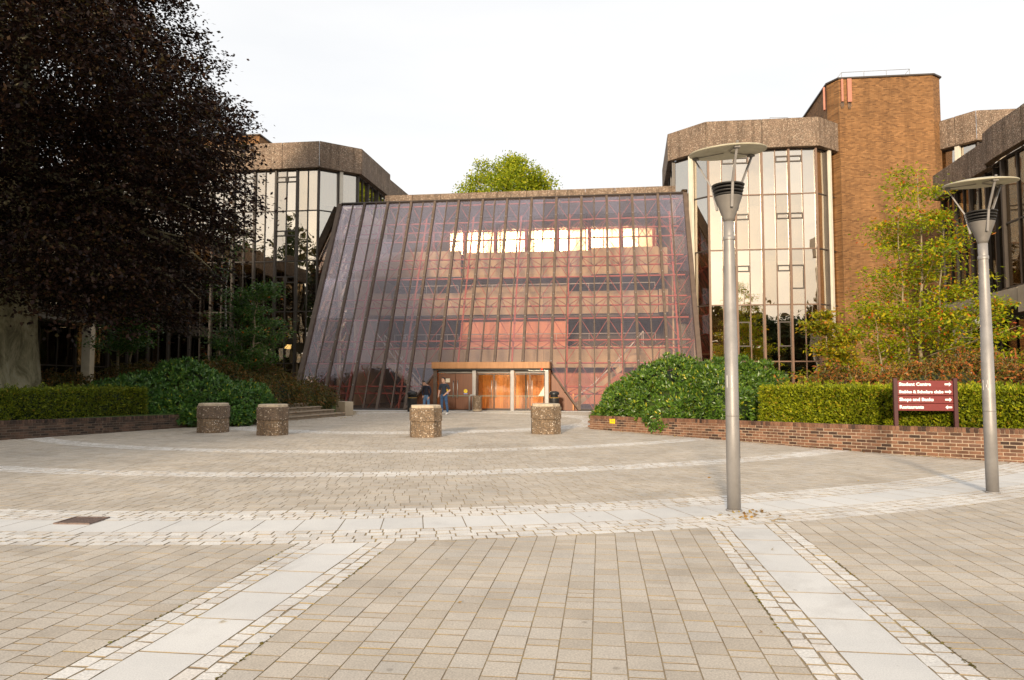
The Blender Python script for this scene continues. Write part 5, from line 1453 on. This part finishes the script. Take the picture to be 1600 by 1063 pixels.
# ------------------------------------------------------------------ direction sign
p = at(1446, 640, 15.70); sg_ = tag(empty('direction_sign', (p[0], p[1], .34), -.19), 'maroon direction sign of four boards with white words and arrows, before the hedge', 'sign'); sg_['local'] = True
SW = 1.13
for x, zl in ((-SW / 2 - .045, 1.34), (SW / 2 + .045, 1.34)):
    MB().box((x, 0, zl / 2 - .05), (.085, .085, zl + .1)).build('post', MAT['sign_post'], sg_, bevel=.006)
def arrow(b, x, z, w, h, right):
    s = 1 if right else -1; y = -.0235; t = .2
    pts = [(-w / 2, -h * t), (0.02, -h * t), (0.02, -h / 2), (w / 2, 0), (0.02, h / 2), (.02, h * t), (-w / 2, h * t)]
    pts = [(x + s * px_, y, z + pz) for px_, pz in pts]
    if not right: pts = pts[::-1]
    b.poly(pts)
rows_ = [('Student Centre', 1.205, True, .165), ('Stables & Scholars clubs', 1.04, True, .162), ('Shops and Banks', .866, True, .160), ('Restaurants', .698, False, .158)]
for txt, z, rt, h in rows_:
    bd = MB().box((0, 0, z), (SW, .035, h)).build('board', MAT['sign_red'], sg_, bevel=.003); bd['local'] = True
    me = text_mesh(txt, .098 if len(txt) < 20 else .088, .0045); me.materials.append(MAT['white'])
    w_ = max(v.co.x for v in me.vertices); kx = min(1.0, .86 / w_)
    t_ = link('lettering', me, None, None); t_.parent = bd; t_.matrix_basis = Matrix.Translation((-SW / 2 + .03, -.0215, z - .03)) @ Matrix.Rotation(R(90), 4, 'X') @ Matrix.Diagonal((kx * 1.06, 1, 1, 1))
    b = MB(); arrow(b, SW / 2 - .10, z, .135, .092, rt); ar = b.build('arrow', MAT['white'], None); ar.parent = bd

# ------------------------------------------------------------------ bins, hoop, notices by the doors
def black_bin(px, py, Y, label):
    p = at(px, py, Y); r = tag(empty('litter_bin', (p[0], Y, 0)), label, 'litter bin', 'black litter bins beside the doors')
    MB().lathe([(.24, 0), (.255, .02), (.262, .72), (.262, .76)], 24).build('body', MAT['black_plastic'], r, Matrix.Translation((p[0], Y, 0)))
    MB().lathe([(.20, .76), (.20, .90)], 24).build('opening', MAT['black'], r, Matrix.Translation((p[0], Y, 0)))
    MB().lathe([(.262, .90), (.27, .92), (.262, 1.02), (.22, 1.07), (.10, 1.10), (.02, 1.105)], 24).build('lid', MAT['black_plastic'], r, Matrix.Translation((p[0], Y, 0)))
    MB().lathe([(.264, .735), (.268, .74), (.268, .752), (.264, .757)], 24).build('gold_band', MAT['gold'], r, Matrix.Translation((p[0], Y, 0)))
    for k in range(4): MB().box((p[0] + .22 * math.cos(k * 1.57 + .7), Y + .22 * math.sin(k * 1.57 + .7), .83), (.05, .05, .16), k * 1.57 + .7).build('stay', MAT['black_plastic'], r)
    return r
black_bin(644, 640, 38.0, 'black litter bin with a gold band, left of the doors')
black_bin(866, 640, 38.0, 'black litter bin with a gold band, right of the doors')
p = at(745.5, 640, 38.3); r = tag(empty('pebble_bin', (p[0], 38.3, 0)), 'short round pebble concrete bin in front of the middle doors', 'litter bin')
MB().lathe([(.235, 0), (.25, .03), (.25, .82), (.235, .85), (.19, .855), (.19, .80)], 22).build('drum', MAT['agg_bollard'], r, Matrix.Translation((p[0], 38.3, 0)))
MB().lathe([(.255, .04), (.255, .1)], 22).build('foot_ring', MAT['cap'], r, Matrix.Translation((p[0], 38.3, 0)))
p = at(737, 640, 38.35); r = tag(empty('steel_hoop', (p[0], 38.35, 0)), 'grey tubular steel hoop beside the pebble bin', 'barrier')
MB().tube([(p[0] - .12, 38.35, 0), (p[0] - .12, 38.35, .78), (p[0] - .07, 38.35, .88), (p[0] + .07, 38.35, .88), (p[0] + .12, 38.35, .80), (p[0] + .12, 38.35, .66)], .05, 8).build('tube', MAT['galv'], r)
MB().box((p[0] - .12, 38.35, .01), (.2, .2, .02)).build('base_plate', MAT['galv_dark'], r)
# wet floor sign leaning behind the first door
c = uv(-2.25, .55, .02); r = tag(empty('wet_floor_sign', tuple(c)), 'yellow wet floor sign leaning inside the left doors', 'warning sign')
ML = Matrix.Translation(c) @ Matrix.Rotation(-A, 4, 'Z') @ Matrix.Rotation(.34, 4, 'Y') @ Matrix.Rotation(-.1, 4, 'X')
b = MB().box((0, 0, .33), (.24, .03, .66)); b.build('panel', MAT['yellow'], r, ML, bevel=.01)
b = MB()
for k, z in enumerate((.14, .26, .38, .50)): b.box((random.uniform(-.02, .02), -.017, z), (.13, .004, .035)).box((0, -.0175, z + .04), (.05, .004, .03))
b.build('print', MAT['black'], r, ML)
c = uv(2.42, .85, .02); r = tag(empty('display_easel', tuple(c)), 'white triangular notice standing inside the right doors', 'notice')
b = MB(); b.v += [tuple(c + UX * x + Vector((0, y, z))) for y in (-.02, .02) for x, z in ((-.32, .78), (.12, .78), (.12, 1.35), (.02, 1.35))]
for f in ((0, 1, 2, 3), (7, 6, 5, 4), (0, 4, 5, 1), (1, 5, 6, 2), (2, 6, 7, 3), (3, 7, 4, 0)): b.face(f)
b.build('panel', MAT['white'], r)
MB().beam(c + UX * -.05, c + UX * -.02 + Vector((0, 0, .8)), .05, .05, (0, 1, 0)).build('leg', MAT['black'], r)
# globe lamp in the undercroft, lit desk lamp, orange chair
p = at(1532, 505, 31.0); r = tag(empty('globe_lamp', (p[0], 31.0, .3)), 'slim dark lamp with a white domed head under the right wing', 'street lamp')
MB().tube([(p[0], 31, .3), (p[0], 31, p[2] - .2)], .045, 8).build('pole', MAT['black_plastic'], r)
MB().lathe([(.05, -.2), (.16, -.18), (.22, 0), (.24, .02)], 20).build('lens', MAT['rail_pale'], r, Matrix.Translation((p[0], 31, p[2])))
MB().lathe([(.27, .02), (.26, .08), (.16, .18), (.02, .22)], 20).build('dome', MAT['white'], r, Matrix.Translation((p[0], 31, p[2])))
p = at(449, 542, 48.6); r = tag(empty('desk_lamp', tuple(p)), 'lit yellow lamp shade inside the dark ground floor windows on the left', 'lamp')
b = MB(); b.v += [tuple(Vector(p) + Vector((x, y, z))) for y in (0, .1) for x, z in ((-.28, -.12), (.2, -.16), (.24, .14), (-.02, .16))]
for f in ((0, 1, 2, 3), (7, 6, 5, 4), (0, 4, 5, 1), (1, 5, 6, 2), (2, 6, 7, 3), (3, 7, 4, 0)): b.face(f)
b.build('shade', MAT['warm_light'], r)
MB().tube([Vector(p) + Vector((0, .05, -.1)), Vector(p) + Vector((0, .05, -2.2))], .03, 6).build('stand', MAT['black_plastic'], r)
# cast iron drain grate let into the slab ring
gc = gp(128.5, 814.5); ang = math.atan2(gc[1] - RC[1], gc[0] - RC[0]) + math.pi / 2
r = tag(empty('drain_grate', (gc[0], gc[1], .0), ang), 'rusty cast iron drain grate let into the pale slabs on the left', 'drain'); r['local'] = True
b = MB(); W2, H2, t = .21, .19, .026
b.box((0, H2 - t / 2, .007), (2 * W2, t, .02)).box((0, -H2 + t / 2, .007), (2 * W2, t, .02)).box((W2 - t / 2, 0, .007), (t, 2 * H2 - 2 * t, .019)).box((-W2 + t / 2, 0, .007), (t, 2 * H2 - 2 * t, .019)); b.build('frame', MAT['iron'], r)
b = MB()
for k in range(9): b.box((-W2 + .06 + k * (2 * W2 - .12) / 8, 0, .005), (.026, 2 * H2 - .07, .016))
for k in range(6): b.box((0, -H2 + .06 + k * (2 * H2 - .12) / 5, .0035), (2 * W2 - .07, .026, .015))
b.build('grid', MAT['iron'], r)
MB().box((0, 0, .0005), (2 * W2 - .04, 2 * H2 - .04, .004)).build('pit_shade', MAT['black'], r)  # flat black sheet standing for the shade below the bars

# ------------------------------------------------------------------ fallen leaves and twigs
def scatter(name, label, pts, size, mat='leaf_fallen'):
    C = np.array(pts); n = len(C); d = RNG.normal(0, 1, (n, 3)); d[:, 2] *= .2; ll = size * RNG.uniform(.6, 1.5, n)
    V = leaf_arrays(C, d, ll, ll * .6, up=np.array([0, 0, 1.0]))
    return tag(link(name, leaf_mesh(name, V), MAT[mat]), label, 'leaves', kind='stuff')
P_ = []
for _ in range(90):
    f = random.random(); q = s0.lerp(s1, f); k = random.random() * 1.6; P_.append((q.x + k * .95 - .5 + random.gauss(0, .15), q.y - k * .3 + random.gauss(0, .3), .16 if k < .45 else .012))
for _ in range(40): q = gp(1165 + random.gauss(0, 25), 806 + random.gauss(0, 5)); P_.append((q[0], q[1], .012))
for _ in range(9): q = gp(random.uniform(0, 1600), random.uniform(680, 1050)); P_.append((q[0], q[1], .01))
for _ in range(60): f = random.random() * (len(RWALL) - 1); i = int(f); q = lerp2(RWALL[i], RWALL[i + 1], f - i); P_.append((q[0] - random.random() * .3, q[1] - random.random() * .3, .012))
scatter('fallen_leaves', 'small dry leaves scattered over the paving', P_, .05)
q0, q1 = gp(1206, 817), gp(1228, 815); r = MB().tube([(q0[0], q0[1], .02), ((q0[0] + q1[0]) / 2, (q0[1] + q1[1]) / 2 + .02, .035), (q1[0], q1[1], .02)], .008, 5)
tag(r.build('twig', MAT['bark']), 'bare brown twig lying on the setts, right of the nearer lamp post', 'twig')
# moss and weeds in the joints along the straight bands and the foot of the wall
P_ = []
for bc in (BL, BR):
    for s in (-1, 1):
        for _ in range(260):
            v = random.uniform(2.9, 6.8); q = XY(bc + s * .465 + random.gauss(0, .006), v)
            if math.sin(v * 3.1 + bc * 7 + s) + random.gauss(0, .5) > .3: P_.append((q[0], q[1], .001))
for _ in range(500):
    f = random.random() * (len(RWALL) - 1); i = int(f); q = lerp2(RWALL[i], RWALL[i + 1], f - i); 
    if math.sin(f * 9) > -.2: P_.append((q[0] - .02 - abs(random.gauss(0, .03)), q[1] - .02 - abs(random.gauss(0, .03)), random.uniform(.0, .03)))
scatter('joint_moss', 'yellow green moss in the paving joints and along the wall foot', P_, .026, 'moss')

# ------------------------------------------------------------------ people
def skin_mesh(name, verts, edges, root=0, sub=2):
    me = bpy.data.meshes.new(name); me.from_pydata([v[0] for v in verts], edges, []); o = bpy.data.objects.new(name, me); COL.objects.link(o)
    mod = o.modifiers.new('skin', 'SKIN'); mod.use_smooth_shade = True
    for i, v in enumerate(verts):
        rr = v[1] if isinstance(v[1], tuple) else (v[1], v[1]); me.skin_vertices[0].data[i].radius = rr
    me.skin_vertices[0].data[root].use_root = True
    s = o.modifiers.new('sub', 'SUBSURF'); s.levels = sub; s.render_levels = sub
    dg = bpy.context.evaluated_depsgraph_get(); out_ = bpy.data.meshes.new_from_object(o.evaluated_get(dg)); bpy.data.objects.remove(o)
    return out_
def person(loc, rz, label, hgt, sleeves, top, legs, head_tilt, head_turn, arms, stance, shoes):
    r = tag(empty('person', loc, rz), label, 'person'); r['local'] = True; k = hgt / 1.78
    V = [((0, 0, .95), (.155, .115)), ((0, .0, 1.12), (.135, .10)), ((0, -.005, 1.30), (.16, .115)), ((0, .005, 1.42), (.13, .09)), ((0, -.005, 1.50), (.055, .055)), ((0, -.02 - head_tilt * .25, 1.56), (.052, .055))]
    E = [(0, 1), (1, 2), (2, 3), (3, 4), (4, 5)]
    for sx in (-1, 1):
        st = stance[0 if sx < 0 else 1]
        n = len(V); V += [((sx * .10, 0, .86), (.098, .10)), ((sx * .115 + st[0] * .5, st[1] * .5 - .015, .50), (.068, .07)), ((sx * .115 + st[0] * .75, st[1] * .8 + .01, .32), (.062, .065)), ((sx * .115 + st[0], st[1] + .01, .10), (.05, .055))]
        E += [(0, n), (n, n + 1), (n + 1, n + 2), (n + 2, n + 3)]
        ar = arms[0 if sx < 0 else 1]; n = len(V)
        sh = (sx * .185, 0, 1.415)
        V += [(sh, (.065, .07)), (ar[0], (.048, .05)), (tuple((a + b) / 2 for a, b in zip(ar[0], ar[1])), (.043, .043)), (ar[1], (.03, .032))]
        E += [(3, n), (n, n + 1), (n + 1, n + 2), (n + 2, n + 3)]
        # palm, fingers and thumb, curled
        w = Vector(ar[1]); hd = (Vector(ar[1]) - Vector(ar[0])).normalized(); side = hd.cross(Vector((0, -1, .1))).normalized(); fw = side.cross(hd)
        V.append((tuple(w + hd * .06), (.034, .024))); pn = len(V) - 1; E.append((n + 3, pn))
        for q in range(4):
            b_ = w + hd * .095 + side * (.021 * (q - 1.5)); t_ = w + hd * (.135 + .012 * (1.5 - abs(q - 1.3))) + side * (.019 * (q - 1.5)) + fw * .035
            V.append((tuple(b_), .0095)); V.append((tuple(t_), .008)); E += [(pn, len(V) - 2), (len(V) - 2, len(V) - 1)]
        V.append((tuple(w + hd * .06 - side * .04 + fw * .02), .011)); V.append((tuple(w + hd * .095 - side * .05 + fw * .035), .009)); E += [(pn, len(V) - 2), (len(V) - 2, len(V) - 1)]
    V = [(tuple(c * k for c in v[0]), tuple(c * k for c in (v[1] if isinstance(v[1], tuple) else (v[1], v[1])))) for v in V]
    me = skin_mesh('body', V, E)
    for m_ in (MAT['skin'], MAT[top], MAT[legs]): me.materials.append(m_)
    for p in me.polygons:
        c = p.center / k; armx = abs(c.x) > .2
        i = 0
        if c.z < .97 and not (c.z > .70 and (abs(c.x) > .21 or c.y < -.125)): i = 2
        elif c.z < 1.485 and (c.z > .93): i = 1
        # hands and bare forearms stay skin
        for ar in arms:
            el, wr_ = Vector(ar[0]), Vector(ar[1]); ax = (wr_ - el); t = (Vector(c) - el).dot(ax) / ax.length_squared; dist = (Vector(c) - (el + ax * max(0, min(1.6, t)))).length
            if dist < .062 and t > (.93 if sleeves == 'long' else -.18): i = 0
            elif dist < .062 and t > -.2 and sleeves == 'long': i = 1
        p.material_index = i
    me.update()
    link('body', me, None, r)
    # head: shaped ball with a nose, ears, eyes and a mouth
    b = MB(); H = Matrix.Translation((0, (-.03 - head_tilt * .45) * k, (1.655 - head_tilt * .09) * k)) @ Matrix.Rotation(head_turn, 4, 'Z') @ Matrix.Rotation(head_tilt, 4, 'X')
    prof = [(.01, -.118), (.042, -.112), (.058, -.085), (.068, -.04), (.075, .0), (.078, .045), (.07, .085), (.045, .113), (.01, .122)]
    b.lathe([(r_ * k, z * k) for r_, z in prof], 20); b.v = [(x, y * 1.2 - (.008 if z < -.05 else 0), z) for x, y, z in b.v]
    n0 = len(b.v); b.v += [(0, -.112 * k, -.025 * k), (.015 * k, -.088 * k, -.03 * k), (-.015 * k, -.088 * k, -.03 * k), (0, -.086 * k, .022 * k), (0, -.09 * k, -.036 * k)]
    for f in ((0, 3, 2), (0, 1, 3), (0, 2, 4), (0, 4, 1)): b.face([n0 + i for i in f])
    for s in (-1, 1):
        b.box((s * .078 * k, .01 * k, -.008 * k), (.012 * k, .03 * k, .055 * k))
        b.box((s * .03 * k, -.0865 * k, .015 * k), (.022 * k, .008 * k, .009 * k), m=1); b.box((s * .031 * k, -.088 * k, .033 * k), (.032 * k, .008 * k, .006 * k), m=1)
    b.box((0, -.0865 * k, -.058 * k), (.04 * k, .008 * k, .007 * k), m=2)
    b.build('head', [MAT['skin'], MAT['hair'], MAT['pink_antenna']], r, H)
    b = MB(); b.lathe([(r_ * k, z * k) for r_, z in [(.081, .0), (.084, .045), (.079, .085), (.052, .120), (.01, .134)]], 20)
    b.v = [(x + .003 * math.sin(40 * y), y * 1.2 + (.02 * k if y < 0 and z < .07 * k else .004), z + (.03 * k if y < -.03 * k and z < .06 * k else 0) - (.05 * k if y > .02 * k and z < .02 * k else 0)) for x, y, z in b.v]
    b.build('hair', MAT['hair'], r, H)
    for sx in (-1, 1):
        s = stance[0 if sx < 0 else 1]; b = MB(); x, y = (sx * .115 + s[0]) * k, (s[1] - .035) * k
        b.tube([(x, y + .09 * k, .045), (x, y + .02 * k, .055), (x + sx * .01, y - .07 * k, .04), (x + sx * .012, y - .135 * k, .03)], [.04, .046, .043, .026], 10)
        b.v = [(a, c, max(.004, d)) for a, c, d in b.v]
        b.build('shoe', MAT[shoes], r)
    return r
f1 = gp(666, 647.0); f2 = gp(693.5, 648.0)
person((f1[0], f1[1], 0), R(-25), 'man in a dark navy jumper and jeans with bowed head, beside the left black bin', 1.70, 'long', 'navy', 'denim_pale', .5, .25,
       [((-.25, .02, 1.14), (-.12, -.14, .93)), ((.25, .02, 1.14), (.20, -.08, .88))], [(-.01, 0), (.03, .03)], 'shoe')
person((f2[0], f2[1], 0), R(-28), 'smiling man in a dark blue t-shirt and jeans standing before the left doors', 1.82, 'short', 'tee', 'denim', .05, -.35,
       [((-.29, .04, 1.15), (-.24, -.10, .93)), ((.31, .05, 1.16), (.16, -.12, .98))], [(.02, -.02), (.05, .06)], 'shoe')
